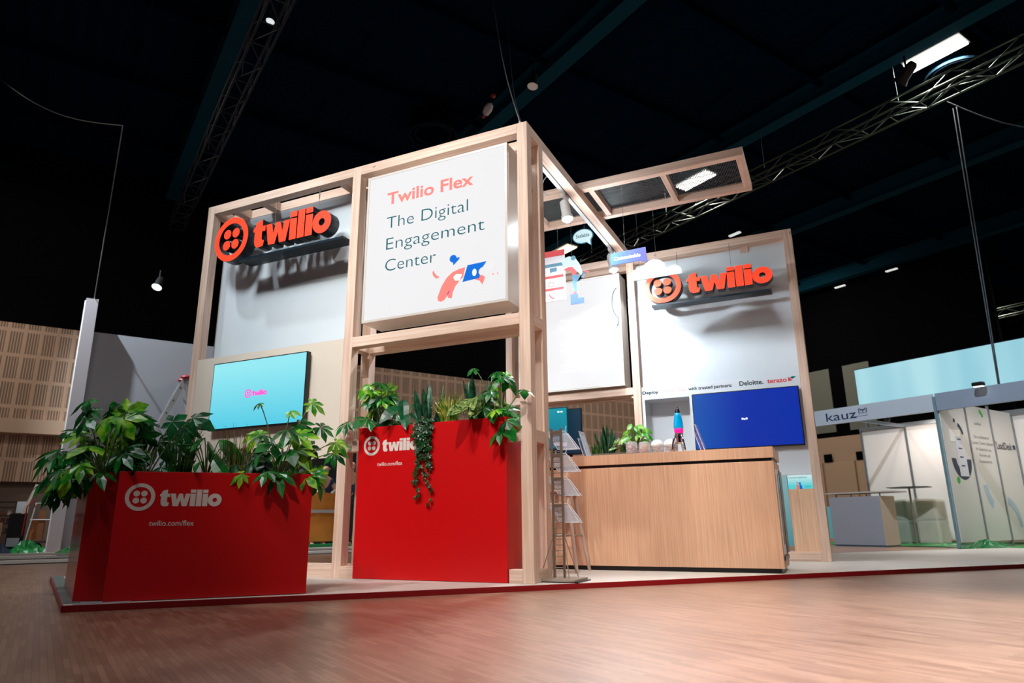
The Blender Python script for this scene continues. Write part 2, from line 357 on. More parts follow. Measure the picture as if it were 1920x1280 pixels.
# far wall with doors behind the right-hand booths
FW = mat('beige_far_wall', (196, 170, 146), .7)
tag(MB().box(-14, -4.0, 21, 21.2, FZ, 3.42).build('wall_far', FW, F=UH), 'beige wall with doors behind the booths', kind='structure')
tag(MB().box(-14, -9.75, 20.96, 21, 3.6, 6.0).box(-9.2, -8.2, 20.96, 21, 3.6, 6.0).build('wall_far', mat('dim_green_grey_wall', (120, 128, 118), .8), F=UH), None, kind='structure')
tag(MB().box(-14, -4, 21, 21.2, 3.42, 9).build('wall_far', DARK, F=UH), None, kind='structure')
for i, x in enumerate((-11.6, -10.35, -9.1)):
    t = thing('door_%d' % (i+1), None, None, (x, 20.95, FZ), UH, kind='structure')
    MB().box(x, x+1.15, 20.9, 21, FZ, 2.5).build('leaf', mat('beige_door', (204, 178, 150), .6), t)
    MB().box(x+.02, x+.34, 20.88, 20.9, 2.5, 2.8).build('vent_gap', DARK, t)
# ceiling: dark corrugated deck, girders, cross joists
CEIL = mat('dark_blue_corrugated_steel', (4, 22, 40), .9, spec=0)
mb = MB(); x = 0
ys = [-14+i*.18 for i in range(int(46/.18)+1)]
vs = []; fs = []
for i, y in enumerate(ys):
    z = 9.55 + (.05 if (i//1) % 2 else 0)
    vs += [(-16, y, z), (26, y, z)]
fs = [(2*i, 2*i+1, 2*i+3, 2*i+2) for i in range(len(ys)-1)]
mb.add(vs, fs); mb.box(-16, 26, -14, 32, 9.62, 9.7)
tag(mb.build('ceiling', CEIL, F=UH), 'dark corrugated steel ceiling of the hall', kind='structure')
GIRD = mat('teal_painted_steel', (0, 58, 78), .7, spec=.1); JOI = mat('dark_steel_joist', (0, 20, 40), .9, spec=0)
for i, k in enumerate((-6.7, -1.42, 4.0, 9.3, 14.87, 20.2)):
    m_ = MB().box(-16, 26, k-.16, k+.16, 9.0, 9.03).box(-16, 26, k-.02, k+.02, 9.03, 9.45).box(-16, 26, k-.16, k+.16, 9.42, 9.45)
    tag(m_.build('trim_%d' % (i+2), GIRD, F=UH), 'teal steel girder under the dark ceiling', kind='structure')
for i in range(14):
    x = -15.2+i*2.6
    m_ = MB().box(x-.05, x+.05, -14, 32, 9.3, 9.34).box(x-.012, x+.012, -14, 32, 9.34, 9.52)
    for j in range(12):
        y = -13.6+j*3.6
        m_.bar((x, y, 9.32), (x+1.3, y, 9.5), .05)
    tag(m_.build('trim_%d' % (i+8), JOI, F=UH), 'dark roof joist', kind='structure')
# ------------------------------------------------------------------ stand platform
PL = thing('platform', 'low stand platform with pale plank deck and dark red edge', 'platform', (-2.11, -2.24, FZ))
s2 = .70711
poly = [(-2.11, -2.24), (6.4, 6.27), (4.5, 8.2), (-4.7+3.6, -.71+3.6), (-4.7, -.71)]
I4 = Matrix.Identity(4)
MB().prism([(x*.999, y) for x, y in poly], I4, .034).build('deck', DECKM, PL)
MB().bar((-2.11, -2.24, -.02), (6.4, 6.27, -.02), .02, .039).build('edge_trim', REDEDGE, PL)
MB().bar((-2.11, -2.24, -.02), (-4.7, -.71, -.02), .02, .039).build('edge_trim', REDEDGE, PL)
tag(MB().bar((-2.17, -2.15, .002), (-4.64, -.69, .002), .09, .004).build('edge_strip', mat('greenish_metal_strip', (120, 136, 134), .4, metal=.4), PL), 'greenish metal strip')
tag(MB().bar((-2.12, -2.17, .002), (-1.9, -1.95, .002), .07, .004).build('edge_strip', ALU, PL), None)
# ------------------------------------------------------------------ timber frames
def frame(name, label, posts, y0, bays, o):
    t = thing(name, label, 'timber frame', o)
    return t
def post(t, x, y, z1=4.0): MB().box(x, x+.1, y, y+.1, .0, z1).build('post', PINE['z'], t, bevel=.003)
def bx(t, x0, x1, y, z, nm='beam'): MB().box(x0, x1, y, y+.1, z, z+.1).build(nm, PINE['x'], t, bevel=.003)
def rg(t, x, y0, y1, z): MB().box(x, x+.1, y0, y1, z, z+.1).build('rung', PINE['y'], t, bevel=.003)
FF = thing('timber_frame', 'double pine frame at the front carrying the lit white box and the left screen', 'timber frame', (-2, .18, 0))
for x in (-4.01, -1.95, -.1):
    post(FF, x, 0); post(FF, x, .275)
    rg(FF, x, .1, .275, 3.9)
for z in (2.08, 1.09, 0): rg(FF, -.1, .1, .275, z)
rg(FF, -1.95, .1, .275, 2.08); rg(FF, -1.95, .1, .275, 0); rg(FF, -3.72, .1, .275, 3.9); rg(FF, -3.28, .1, .275, 3.9); rg(FF, -2.2, .1, .275, 3.9)
for y in (0, .275):
    bx(FF, -3.91, -1.95, y, 3.9, 'top_beam'); bx(FF, -1.85, -.1, y, 3.9, 'top_beam')
    bx(FF, -1.85, -.1, y, 2.08, 'cross_beam'); bx(FF, -3.91, -1.95, y, 0, 'base_beam')
for x0, x1 in ((-1.85, -1.705), (-.215, -.1)):
    bx(FF, x0, x1, 0, 1.09, 'cross_beam'); bx(FF, x0, x1, 0, 0, 'base_beam')
MB().tube([(-.08, .03, 3.98), (-.08, .03, 4.03)], .012).build('screw', STEEL, FF)
FB = thing('timber_frame', 'double pine frame at the back of the stand around the blue screen', 'timber frame', (0, 3.8, 0))
for x in (-1.95, -.1, 1.934):
    post(FB, x, 3.62); post(FB, x, 3.9); rg(FB, x, 3.72, 3.9, 3.9)
rg(FB, 1.4, 3.72, 3.9, 3.82); rg(FB, 1.934, 3.72, 3.9, 0)
for y in (3.62, 3.9):
    bx(FB, -1.85, -.1, y, 3.9, 'top_beam'); bx(FB, 0, 1.934, y, 3.9, 'top_beam'); bx(FB, -1.85, -.1, y, 2.06, 'cross_beam')
    bx(FB, -1.85, -.1, y, 0, 'base_beam'); bx(FB, 0, 1.934, y, 0, 'base_beam')
RB = MB().box(-.1, 0, .376, 3.619, 3.9, 4.0).build('roof_beam', PINE['y'], bevel=.003)
tag(RB, 'long pine beam running back from the front corner post', 'beam')
# ------------------------------------------------------------------ mesh canopy on the roof beam
CP = thing('mesh_canopy', 'flat pine canopy frame with dark wire mesh crossing the roof beam', 'canopy', (.4, 1.9, 4.0))
for y in (1.49, 2.26): MB().box(-1.1, 1.717, y, y+.08, 4.0, 4.09).build('rail', PINE['x'], CP, bevel=.003)
for x in (-1.1, -.75, .06, .86, 1.637): MB().box(x, x+.06 if x < 1.6 else 1.717, 1.571, 2.259, 4.005, 4.085).build('crossbar', PINE['y'], CP, bevel=.002)
MESHM = mat('blue_black_mesh', (14, 34, 42), .5)
for x0, x1 in ((-1.04, -.75), (-.69, .06), (.12, .86), (.92, 1.637)):
    m_ = MB(); n_ = int((x1-x0)/.0165)
    for i in range(n_): m_.bar((x0+(i+.5)*(x1-x0)/n_, 1.572, 4.075), (x0+(i+.5)*(x1-x0)/n_, 2.258, 4.075), .0055, .008)
    for j in range(7): m_.bar((x0, 1.6+j*.105, 4.079), (x1, 1.6+j*.105, 4.079), .004)
    m_.build('mesh_panel', MESHM, CP)
# ------------------------------------------------------------------ track and its two lamps
TR = thing('light_track', 'white lighting track under the roof beam', 'light track', (-.14, 2, 3.9))
MB().box(-.165, -.112, .40, 3.55, 3.915, 3.95).build('rail', mat('white_rail', (236, 240, 242), .4), TR)
MB().box(-.111, -.102, .40, 3.55, 3.90, 3.95).build('slot', NAVY, TR)
def track_lamp(y, label, e, dx=0):
    t = thing('track_spotlight', label, 'spotlight', (-.14, y, 3.915), group='spotlights on the white track')
    WH = mat('white_lamp_body', (226, 228, 228), .35)
    MB().box(-.165, -.115, y-.06, y+.06, 3.87, 3.915).build('adapter', WH, t, bevel=.004)
    MB().tube([(-.14, y, 3.87), (-.14, y, 3.8)], .012).build('arm', WH, t)
    a = Vector((-.145, y-.02, 3.83)); d = Vector((.18, -.1, -1)).normalized()
    MB().lathe([(.03, 0), (.05, .02), (.052, .18), (.062, .2), (.062, .24), (.056, .24), (.05, .2)], a, 24, d).build('head', WH, t, smooth=True)
    MB().lathe([(0, .275), (.03, .268), (.05, .245), (.054, .22), (.045, .19), (.001, .18)][::-1], a, 24, d).build('bulb', mat('lit_bulb', (255, 255, 255), .5, emit=(240, 250, 255), es=14), t, smooth=True)
    q = a+d*.3
    lamp('SPOT', 'track_light', tuple(q), e, COOL, aim=tuple(q+d), spot_size=math.radians(172), spot_blend=.12, shadow_soft_size=.06)
    lamp('POINT', 'track_light', tuple(q), e*.24, COOL, shadow_soft_size=.06)
    return t
track_lamp(1.35, 'lit white track spotlight nearest the front corner post', 170)
track_lamp(3.05, 'lit white track spotlight just in front of the back frame', 150)
for y, lb in ((.95, 'thin loop of cable beside the front track lamp'), (3.2, 'thin loop of cable beside the rear track lamp')):
    pts = [(-.17-.07*math.sin(a), y, 3.95-.22*(1-math.cos(a))/2) for a in [i*PI/8 for i in range(9)]]
    tag(MB().tube(pts, .004, 6).build('lamp_cable', mat('grey_cable', (150, 156, 160), .5)), lb, 'cable')
# ------------------------------------------------------------------ light boxes
PF = lambda x, y, z: plane((x, y, z), (1, 0, 0))
def lightbox(x0, x1, z0, z1, y, dep, label, face):
    t = thing('light_box', label, 'light box', ((x0+x1)/2, y+dep/2, z0))
    b_ = MB(); lip = .022
    b_.box(x0, x0+lip, y, y+dep, z0, z1).box(x1-lip, x1, y, y+dep, z0, z1).box(x0+lip, x1-lip, y, y+dep, z0, z0+lip).box(x0+lip, x1-lip, y, y+dep, z1-lip, z1)
    b_.box(x0+lip, x1-lip, y+dep-.01, y+dep, z0+lip, z1-lip)
    b_.build('housing', HOUSING, t)
    MB().box(x0+lip, x1-lip, y+.004, y+.02, z0+lip, z1-lip).build('lit_face', face, t)
    return t
LB = lightbox(-1.713, -.178, 2.285, 3.80, -.05, .32, 'large lit white box reading The Digital Engagement Center on the front frame', LBFACE)
yb = -.048
text('Twilio Flex', .175, PF(-1.475, yb, 3.46), 'heading', PINKT, LB, bold=.004, fit=.955)
text('The Digital', .175, PF(-1.47, yb, 3.205), 'text_line', TEALT, LB, bold=-.002, fit=.895)
text('Engagement', .175, PF(-1.466, yb, 2.985), 'text_line', TEALT, LB, bold=-.002, fit=1.06)
text('Center', .175, PF(-1.468, yb, 2.765), 'text_line', TEALT, LB, bold=-.002, fit=.56)
# the illustration: an arm holding a ticket (coordinates relative to the box face)
def A_(pts, name, m, dz=0): MB().prism(pts, PF(0, yb-dz, 0), .001).build(name, m, LB)
def arc(cx, cy, r, a0, a1, n=14): return [(cx+r*math.cos(math.radians(a0+(a1-a0)*i/n)), cy+r*math.sin(math.radians(a0+(a1-a0)*i/n))) for i in range(n+1)]
A_([(-.882, 2.42), (-.875, 2.385), (-.845, 2.372), (-.81, 2.385), (-.775, 2.425), (-.775, 2.40), (-.735, 2.388), (-.725, 2.44), (-.70, 2.495), (-.655, 2.545), (-.62, 2.57), (-.60, 2.66), (-.66, 2.655), (-.73, 2.635), (-.79, 2.59), (-.84, 2.52)], 'arm_print', PINKT)
A_([(-.70, 2.55), (-.655, 2.545), (-.63, 2.60), (-.69, 2.61), (-.72, 2.585)], 'nail_print', mat('white_cut', (240, 240, 242), .6, emit=(240, 240, 242), es=.75), .001)
A_([(-.515, 2.535), (-.455, 2.51), (-.425, 2.47), (-.40, 2.535), (-.43, 2.56), (-.50, 2.56)], 'arm_print', PINKT)
A_([(-.782, 2.415), (-.75, 2.475), (-.775, 2.45)], 'shade_print', PURPT, .001)
A_([(-.625, 2.525)] + [(-.455, 2.535), (-.45, 2.565)] + arc(-.425, 2.592, .038, 230, 110, 8) + [(-.42, 2.635), (-.385, 2.68), (-.575, 2.675)], 'ticket_print', BLUET, .0012)
MB().prism([(-.505+.021*math.cos(a*PI/12), 2.595+.033*math.sin(a*PI/12)) for a in range(24)], PF(0, yb-.0025, 0), .001).build('hole_print', bpy.data.materials['white_cut'], LB)
MB().disc(-.725, 2.765, .036, PF(0, yb, 0), .001).prism([(-.72, 2.70), (-.665, 2.745), (-.655, 2.768), (-.70, 2.765), (-.73, 2.74)], PF(0, yb-.001, 0), .001).build('heart_print', BLUET, LB)
A_([(-.94, 2.67), (-.93, 2.685), (-.918, 2.66), (-.89, 2.625), (-.866, 2.62), (-.878, 2.602), (-.905, 2.605), (-.935, 2.64)], 'phone_print', PINKT)
for a, b_ in (((-.37, 2.60), (-.27, 2.72)), ((-.35, 2.60), (-.32, 2.64))): MB().bar((a[0], yb, a[1]), (b_[0], yb, b_[1]), .001, .004).build('line_print', PALEG, LB)
for x in (-.325, -.28): A_([(x, 2.54), (x+.012, 2.548), (x, 2.562)], 'spark_print', PINKT)
# back light box
LB2 = lightbox(-1.72, -.19, 2.185, 3.755, 3.56, .3, 'bright lit white box in the back frame seen past the corner post', LBFACE2)
sp = []
for i in range(23):
    a = math.radians(100+i*7.2); sp.append((-.215+.10*math.cos(a)*.9, 3.556, 3.34+.21*math.sin(a)))
sp += [(-.228, 3.556, 3.06), (-.255, 3.556, 3.0), (-.222, 3.556, 3.03)]
MB().tube(sp, .004, 6).build('bubble_outline', TEALT, LB2)
MUTE = mat('faint_print', (226, 226, 228), .6, emit=(224, 222, 224), es=.7)
for k_, (z, s_) in enumerate(((3.16, 'Flex is the only cloud'), (3.06, 'contact center'), (2.82, 'platform with full control'), (2.74, 'over the customer journey'), (2.52, 'built for your business'), (2.44, 'and your agents'))):
    text(s_, .07, PF(-1.08, 3.558, z), 'text_line', MUTE, LB2, bold=-.002)
# ------------------------------------------------------------------ left bay: white board, hung logo sign, cream panel, screen
tag(MB().box(-3.955, -1.955, .235, .262, 2.17, 3.87).build('logo_board', SATIN), 'satin white board behind the left illuminated logo sign', 'board')
tag(MB().box(-3.908, -1.952, .002, .03, 1.05, 2.18).build('screen_board', OFFW), 'cream board carrying the turquoise screen', 'board')
def logosign(cx, cz, y, D, label, ky=1.0, kx=1.0, dep=.13, trayx=None, ztop=3.9):
    t = thing('logo_sign', label, 'sign', (cx, y+dep/2, cz-.6*D), group='hung illuminated logo signs')
    M = PF(cx, y, cz) @ Matrix.Diagonal((kx, ky, 1, 1))
    twilio(M, D, dep, LETTER, t, whole=False, mside=NAVY)
    x0, x1 = trayx; zt = cz-.5*D*ky-.02
    MB().box(x0, x1, y-.03, y+dep+.02, zt-.024, zt).build('tray', NAVY, t)
    for x in (x0+.35, x1-.45):
        MB().tube([(x, y+.1, zt+.3), (x, y+.1, ztop)], .002, 5).build('wire', WIRE, t)
        MB().tube([(x, y+.1, ztop-.12), (x, y+.1, ztop-.03)], .006, 6).build('turnbuckle', STEEL, t)
    return t
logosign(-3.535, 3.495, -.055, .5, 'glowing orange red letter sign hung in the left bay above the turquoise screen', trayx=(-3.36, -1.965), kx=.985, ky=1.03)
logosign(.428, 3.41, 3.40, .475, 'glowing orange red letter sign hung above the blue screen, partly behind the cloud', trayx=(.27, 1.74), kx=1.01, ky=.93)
def tv(x0, x1, z0, z1, y, dep, label, scr):
    t = thing('television', label, 'screen', ((x0+x1)/2, y+dep/2, z0), group='wall screens of the stand')
    MB().box(x0, x1, y, y+.05, z0, z1).build('bezel', BLACKM, t, bevel=.003)
    MB().box(x0+.25, x1-.25, y+.05, y+dep, z0+.15, z1-.15).build('wall_mount', BLACKM, t)
    MB().box(x0+.011, x1-.011, y-.002, y, z0+.015, z1-.011).build('display', scr, t)
    return t
T1 = tv(-3.58, -2.33, 1.385, 2.087, -.065, .066, 'television glowing turquoise on the cream board behind the planters', screen('turquoise_screen', (84, 206, 232), (150, 236, 246), .98, 2, -.2, .9))
MAG = mat('magenta_logo', (235, 60, 170), .5, emit=(236, 70, 180), es=.8)
twilio(PF(-3.06, -.069, 1.73), .088, .001, MAG, T1)
T2 = tv(.653, 1.905, 1.293, 1.995, 3.60, .06, 'television glowing deep blue on the white display board', screen('blue_screen', (0, 84, 178), (0, 44, 168), .95, 0, 0, .45))
mw = mat('white_glow', (255, 255, 255), .5, emit=(225, 250, 255), es=1)
m_ = MB()
for x, r in ((-.022, .012), (.0, .009), (.024, .012)): m_.disc(1.262+x, 1.645-(.006 if x == 0 else 0), r, PF(0, 3.597, 0), .001)
m_.build('cursor_dots', mw, T2)
# ------------------------------------------------------------------ right display board with niche
tag(MB().box(.0, 1.934, 3.735, 3.76, 2.12, 3.88).box(1.86, 1.934, 3.722, 3.735, 2.12, 3.80).build('logo_board', SATIN), 'satin white board behind the logo sign above the blue screen', 'board')
DB = thing('display_board', 'white display board with an open niche and partner names beside the blue screen', 'display board', (1, 3.7, .97))
nx0, nx1, nz0, nz1 = .038, .612, 1.25, 1.985
MB().box(0, nx0, 3.661, 3.68, .97, 2.155).box(nx1, 1.932, 3.661, 3.68, .97, 2.155).box(nx0, nx1, 3.661, 3.68, .97, nz0).box(nx0, nx1, 3.661, 3.68, nz1, 2.155).build('front_board', WHITE, DB)
MB().box(nx0-.015, nx0, 3.68, 3.98, nz0, nz1).box(nx1, nx1+.015, 3.68, 3.98, nz0, nz1).box(nx0, nx1, 3.68, 3.98, nz0-.015, nz0).box(nx0, nx1, 3.68, 3.98, nz1, nz1+.015).box(nx0, nx1, 3.96, 3.98, nz0, nz1).build('niche', WHITE, DB)
zt = 2.063
text('Deploy', .058, PF(.014, 3.660, zt-.005), 'caption', SLATE, DB, bold=.0014, fit=.21)
text('Twilio Flex', .058, PF(.25, 3.660, zt-.004), 'caption', mat('pale_coral_print', (236, 180, 180), .6), DB, bold=.0006, fit=.33)  # coral print in a paler tone
text('with trusted partners:', .058, PF(.61, 3.660, zt-.002), 'caption', SLATE, DB, bold=.0014, fit=.535)
text('Deloitte.', .078, PF(1.235, 3.660, zt), 'partner_name', mat('black_print', (16, 44, 48), .6), DB, bold=.0022, fit=.28)
text('terazo', .075, PF(1.56, 3.660, zt+.002), 'partner_name', mat('red_print', (222, 58, 62), .6), DB, bold=.0022, fit=.225)
MB().prism([(1.80, zt+.004), (1.85, zt+.012), (1.80, zt+.06)], PF(0, 3.660, 0), .001).build('partner_mark', bpy.data.materials['red_print'], DB)
MB().prism([(1.82, zt+.045), (1.85, zt+.03), (1.895, zt+.055), (1.85, zt+.062)], PF(0, 3.660, 0), .001).build('partner_mark', TEALT, DB)
MB().box(1.2, 1.932, 3.70, 3.9, .97, 1.0).box(1.3, 1.932, 3.60, 3.66, .955, .97).build('shelf', WHITE, DB)
# wooden panel and monitor below the display board
tag(MB().box(1.66, 1.93, 3.725, 3.76, .1, .80).build('wood_panel', OAK2), 'light oak panel in the lower right of the back frame', 'panel')
MO = thing('monitor', 'small turquoise monitor with two figures on screen, low in the back frame', 'screen', (1.8, 3.8, .8))
MB().box(1.655, 2.03, 3.775, 3.81, .795, .985).build('bezel', BLACKM, MO)
MB().box(1.66, 1.932, 3.770, 3.774, .80, .985).build('display', screen('aqua_screen', (90, 214, 220), (230, 250, 250), .9, 2, .2, 1), MO)
text('Customer Experience', .03, PF(1.672, 3.769, .925), 'caption', TEALT, MO, fit=.2)
MB().disc(1.762, .872, .011, PF(0, 3.7695, 0), .001).prism([(1.745, .802), (1.785, .802), (1.775, .855), (1.752, .85)], PF(0, 3.7695, 0), .001).build('figure_print', PINKT, MO)
MB().disc(1.79, .865, .012, PF(0, 3.7690, 0), .001).prism([(1.782, .802), (1.815, .802), (1.805, .85), (1.785, .85)], PF(0, 3.7690, 0), .001).build('figure_print', BLUET, MO)
text('Cloud', .022, PF(1.845, 3.769, .82), 'caption', TEALT, MO)
tag(MB().box(1.585, 1.65, 3.79, 3.82, .16, .985).build('glass_screen', screen('aqua_strip', (90, 180, 196), (180, 230, 236), .5, 2, 0, 1)), 'narrow turquoise glowing strip beside the oak panel', 'screen')
# ------------------------------------------------------------------ hung cut-out signs
def wires(t, xs_, y, z, zt=4.0):
    for x in xs_:
        MB().tube([(x, y, z), (x, y, zt)], .0018, 5).build('wire', WIRE, t)
HB = thing('speech_bubble_sign', 'hanging white speech bubble sign reading Scalable', 'sign', (-.22, 2.2, 3.65), group='cut-out signs hung from the canopy')
bc = (-.236, 3.776)
ob_ = [(bc[0]+.13*math.cos(math.radians(a)), bc[1]+.093*math.sin(math.radians(a))) for a in range(-30, 300, 12)] + [(bc[0]+.044, bc[1]-.086), (bc[0]+.104, bc[1]-.137), (bc[0]+.101, bc[1]-.064)]
MB().prism(ob_, PF(0, 2.20, 0), .01).build('board', mat('teal_sign_edge', (20, 120, 150), .5), HB)
MB().prism([(bc[0]+(x-bc[0])*.92, bc[1]+(z-bc[1])*.92) for x, z in ob_], PF(0, 2.199, 0), .001).build('face', mat('white_sign_face', (206, 226, 230), .5), HB)
text('Scalable', .064, PF(bc[0]-.086, 2.197, bc[1]-.014), 'lettering', TEALT, HB, bold=.0008, fit=.17)
wires(HB, (bc[0]+.02,), 2.205, bc[1]+.085)
def gradm(name, c1, c2):
    m = bpy.data.materials.new(name); m.use_nodes = True; n = m.node_tree; b = n.nodes['Principled BSDF']
    tc = n.nodes.new('ShaderNodeTexCoord'); sx = n.nodes.new('ShaderNodeSeparateXYZ'); r = n.nodes.new('ShaderNodeValToRGB')
    n.links.new(tc.outputs['Generated'], sx.inputs[0]); n.links.new(sx.outputs[0], r.inputs[0]); n.links.new(r.outputs[0], b.inputs['Base Color'])
    r.color_ramp.elements[0].color = lin(c1); r.color_ramp.elements[1].color = lin(c2); b.inputs['Roughness'].default_value = .5
    return m
HC = thing('hanging_sign', 'hanging blue and violet sign reading Customisable', 'sign', (.47, 1.56, 3.1), group='cut-out signs hung from the canopy')
MB().prism([(.283, 3.082), (.60, 3.082), (.672, 3.05), (.66, 3.225), (.283, 3.215)][::1], PF(0, 1.55, 0), .01).build('board', gradm('blue_violet_print', (16, 84, 168), (94, 92, 176)), HC)
text('Customisable', .052, PF(.318, 1.548, 3.13), 'lettering', mat('white_lettering', (244, 246, 250), .5, emit=(244, 246, 250), es=.2), HC, bold=.0018, fit=.285)
wires(HC, (.44,), 1.555, 3.22)
HD = thing('cloud_sign', 'hanging pale blue cloud cut-out in front of the right logo sign', 'sign', (.57, 2.31, 3.14), group='cut-out signs hung from the canopy')
cl = [(.257, 3.147), (.885, 3.147)] + [(.885+.0*i, 3.147) for i in ()] + arc(.80, 3.175, .085, -10, 150, 8) + arc(.57, 3.235, .135, 8, 165, 12) + arc(.385, 3.155, .128, 80, 180, 8)
MB().prism(cl, PF(0, 2.30, 0), .012).build('board', mat('pale_blue_board', (206, 234, 240), .45), HD)
wires(HD, (.40, .60), 2.306, 3.28)
HE = thing('browser_window_sign', 'hanging white and coral browser window cut-out beside the corner post', 'sign', (-.62, 2.31, 3.0), group='cut-out signs hung from the canopy')
MB().box(-.86, -.515, 2.30, 2.312, 3.05, 3.70).build('board', mat('white_card', (238, 236, 240), .5), HE)
CORAL = mat('coral_card_print', (240, 92, 96), .5); STEELB = mat('steel_blue_print', (92, 146, 172), .5)
MB().box(-.86, -.515, 2.296, 2.30, 3.625, 3.70).build('top_bar', CORAL, HE)
MB().box(-.86, -.49, 2.294, 2.298, 3.49, 3.53).build('menu_bar', STEELB, HE)
for z in (3.345, 3.185): MB().box(-.84, -.535, 2.296, 2.30, z, z+.03).build('rule_bar', CORAL, HE)
MB().prism([(-.71, 3.425), (-.70, 3.425), (-.705, 3.40), (-.685, 3.425), (-.62, 3.425), (-.62, 3.475), (-.71, 3.475)], PF(0, 2.297, 0), .002).build('chat_print', STEELB, HE)
MB().ring(-.70, 3.265, .035, .03, PF(0, 2.298, 0), .001).build('headset_print', CORAL, HE)
MB().prism([(-.73, 3.145), (-.715, 3.15), (-.71, 3.125), (-.68, 3.095), (-.655, 3.095), (-.66, 3.075), (-.69, 3.075), (-.725, 3.11)], PF(0, 2.298, 0), .001).build('phone_print', CORAL, HE)
wires(HE, (-.60,), 2.306, 3.70)
HFg = thing('figure_sign', 'hanging cut-out of a caped figure balancing on a blue block', 'sign', (-.33, 2.25, 3.0), group='cut-out signs hung from the canopy')
yf = 2.24
def FP(pts, nm, m, dz=0): MB().prism(pts, PF(0, yf-dz, 0), .008 if dz == 0 else .002).build(nm, m, HFg)
CAPE = mat('pale_aqua_print', (196, 228, 238), .5)
FP([(-.53, 3.50), (-.50, 3.555), (-.43, 3.565), (-.36, 3.54), (-.30, 3.44), (-.275, 3.34), (-.29, 3.30), (-.34, 3.36), (-.42, 3.38), (-.50, 3.42)], 'cape', CAPE)
FP([(-.50, 3.41), (-.44, 3.43), (-.39, 3.42), (-.345, 3.36), (-.355, 3.315), (-.40, 3.32), (-.42, 3.38), (-.50, 3.395)], 'shirt', CORAL, .002)
MB().disc(-.38, 3.535, .03, PF(0, yf-.003, 0), .004).build('head', STEELB, HFg)
FP([(-.41, 3.32), (-.335, 3.32), (-.30, 3.27), (-.265, 3.265), (-.235, 3.33), (-.255, 3.35), (-.28, 3.30), (-.30, 3.235), (-.345, 3.225), (-.345, 3.10), (-.375, 3.10), (-.395, 3.22)], 'trousers', mat('slate_blue_print', (72, 118, 148), .5), .003)
FP([(-.25, 3.35), (-.185, 3.33), (-.19, 3.315), (-.24, 3.33)], 'hand', CORAL, .003)
MB().box(-.43, -.335, yf-.004, yf+.004, 2.95, 3.075).box(-.335, -.265, yf-.004, yf+.004, 2.95, 3.02).build('block', mat('periwinkle_print', (72, 104, 210), .5), HFg)
MB().box(-.39, -.35, yf-.003, yf+.003, 3.075, 3.10).build('shoe', CORAL, HFg)
wires(HFg, (-.40,), yf+.004, 3.56)
# ------------------------------------------------------------------ counter
CT = thing('counter', 'long oak laminate counter with black plinth and shadow gap', 'counter', (.7, 1.4, 0))
cx0, cx1, cy0, cy1 = -.85, 1.688, 1.596, 2.25
MB().box(cx0, cx1-.005, cy0, cy1-.0, .041, .972).build('body', OAK, CT, bevel=.002)
MB().box(cx0+.03, cx1-.03, cy0+.03, cy1-.02, 0, .041).build('plinth', BLACKM, CT)
MB().box(cx0+.02, cx1-.02, cy0+.02, cy1-.02, .972, 1.0).build('shadow_gap', BLACKM, CT)
MB().box(cx0, cx1, cy0, cy1, 1.0, 1.10).build('worktop', OAK, CT, bevel=.002)
dr = MB().box(cx1-.004, cx1+.004, cy0+.06, cy1-.04, .16, .9).build('fridge_door', mat('white_fridge_frame', (226, 216, 208), .4), CT)
MB().box(cx1+.004, cx1+.007, cy0+.16, cy1-.10, .24, .86).build('door_glass', screen('glowing_glass', (60, 20, 40), (20, 110, 130), .25, 2, .1, .9), dr)  # door glass given a faint purple to teal glow of its own
MB().box(cx1+.004, cx1+.010, cy0+.33, cy1-.045, .16, .90).build('door_frame', BLACKM, dr)
MB().box(cx1, cx1+.006, cy0+.08, cy1-.05, .105, .14).build('vent_grille', BLACKM, CT)
# jars and other things on the counter
ctz = 1.1005
def jar(x, y, r, h, lid, label, fill):
    t = thing('candy_jar', label, 'jar', (x, y, ctz), group='jars of sweets on the counter')
    MB().lathe([(.001, .002), (r*.92, .002), (r, .012), (r, h*.8), (r*.9, h*.93), (r*.7, h), (r*.66, h), (r*.86, h*.92), (r*.95, h*.8), (r*.95, .014), (.001, .006)], (x, y, ctz), 24).build('jar_wall', JARG, t, smooth=True)
    rnd = random.Random(int(x*1000)); cols = fill
    for ci, col in enumerate(cols):
        mb = MB()
        for _ in range(16):
            a = rnd.random()*2*PI; q = math.sqrt(rnd.random())*r*.76; z = ctz+.02+rnd.random()*h*.5
            s_ = .011+rnd.random()*.006; c = Vector((x+q*math.cos(a), y+q*math.sin(a), z))
            mb.lathe([(0.0001, -s_*.8), (s_*.8, -s_*.4), (s_, 0), (s_*.8, s_*.4), (.0001, s_*.8)], c, 7, (rnd.random()-.5, rnd.random()-.5, 1))
        tag(mb.build('sweets', col, t, smooth=True), None, kind='stuff')
    if lid:
        MB().lathe([(.0001, .05), (r*.5, .045), (r*.85, .028), (r*1.02, .004), (r*1.03, -.016), (r*.8, -.03), (.0001, -.034)][::-1], (x-.008, y, ctz+h-.012), 24, (-.12, -.1, 1)).build('lid', mat('white_lid', (240, 238, 238), .4), t, smooth=True)
    return t
SWR = mat('red_sweets', (200, 60, 60), .5); SWW = mat('cream_sweets', (238, 220, 200), .5); SWP = mat('pink_sweets', (226, 130, 120), .5); SWO = mat('tan_sweets', (206, 150, 100), .5); SWL = mat('lilac_sweets', (150, 140, 180), .5)
jar(.351, 1.726, .062, .128, False, 'open clear jar of red and white sweets, first from the plants', (SWR, SWW, SWL))
jar(.481, 1.726, .060, .121, False, 'open clear jar of salmon pink sweets, second from the plants', (SWP, SWO))
jar(.594, 1.812, .062, .108, True, 'white lidded jar of tan sweets next to the pink sweets', (SWO, SWW))
jar(.731, 1.812, .065, .108, True, 'white lidded jar of brown sweets right beside the rocket lamp', (SWO, SWR))
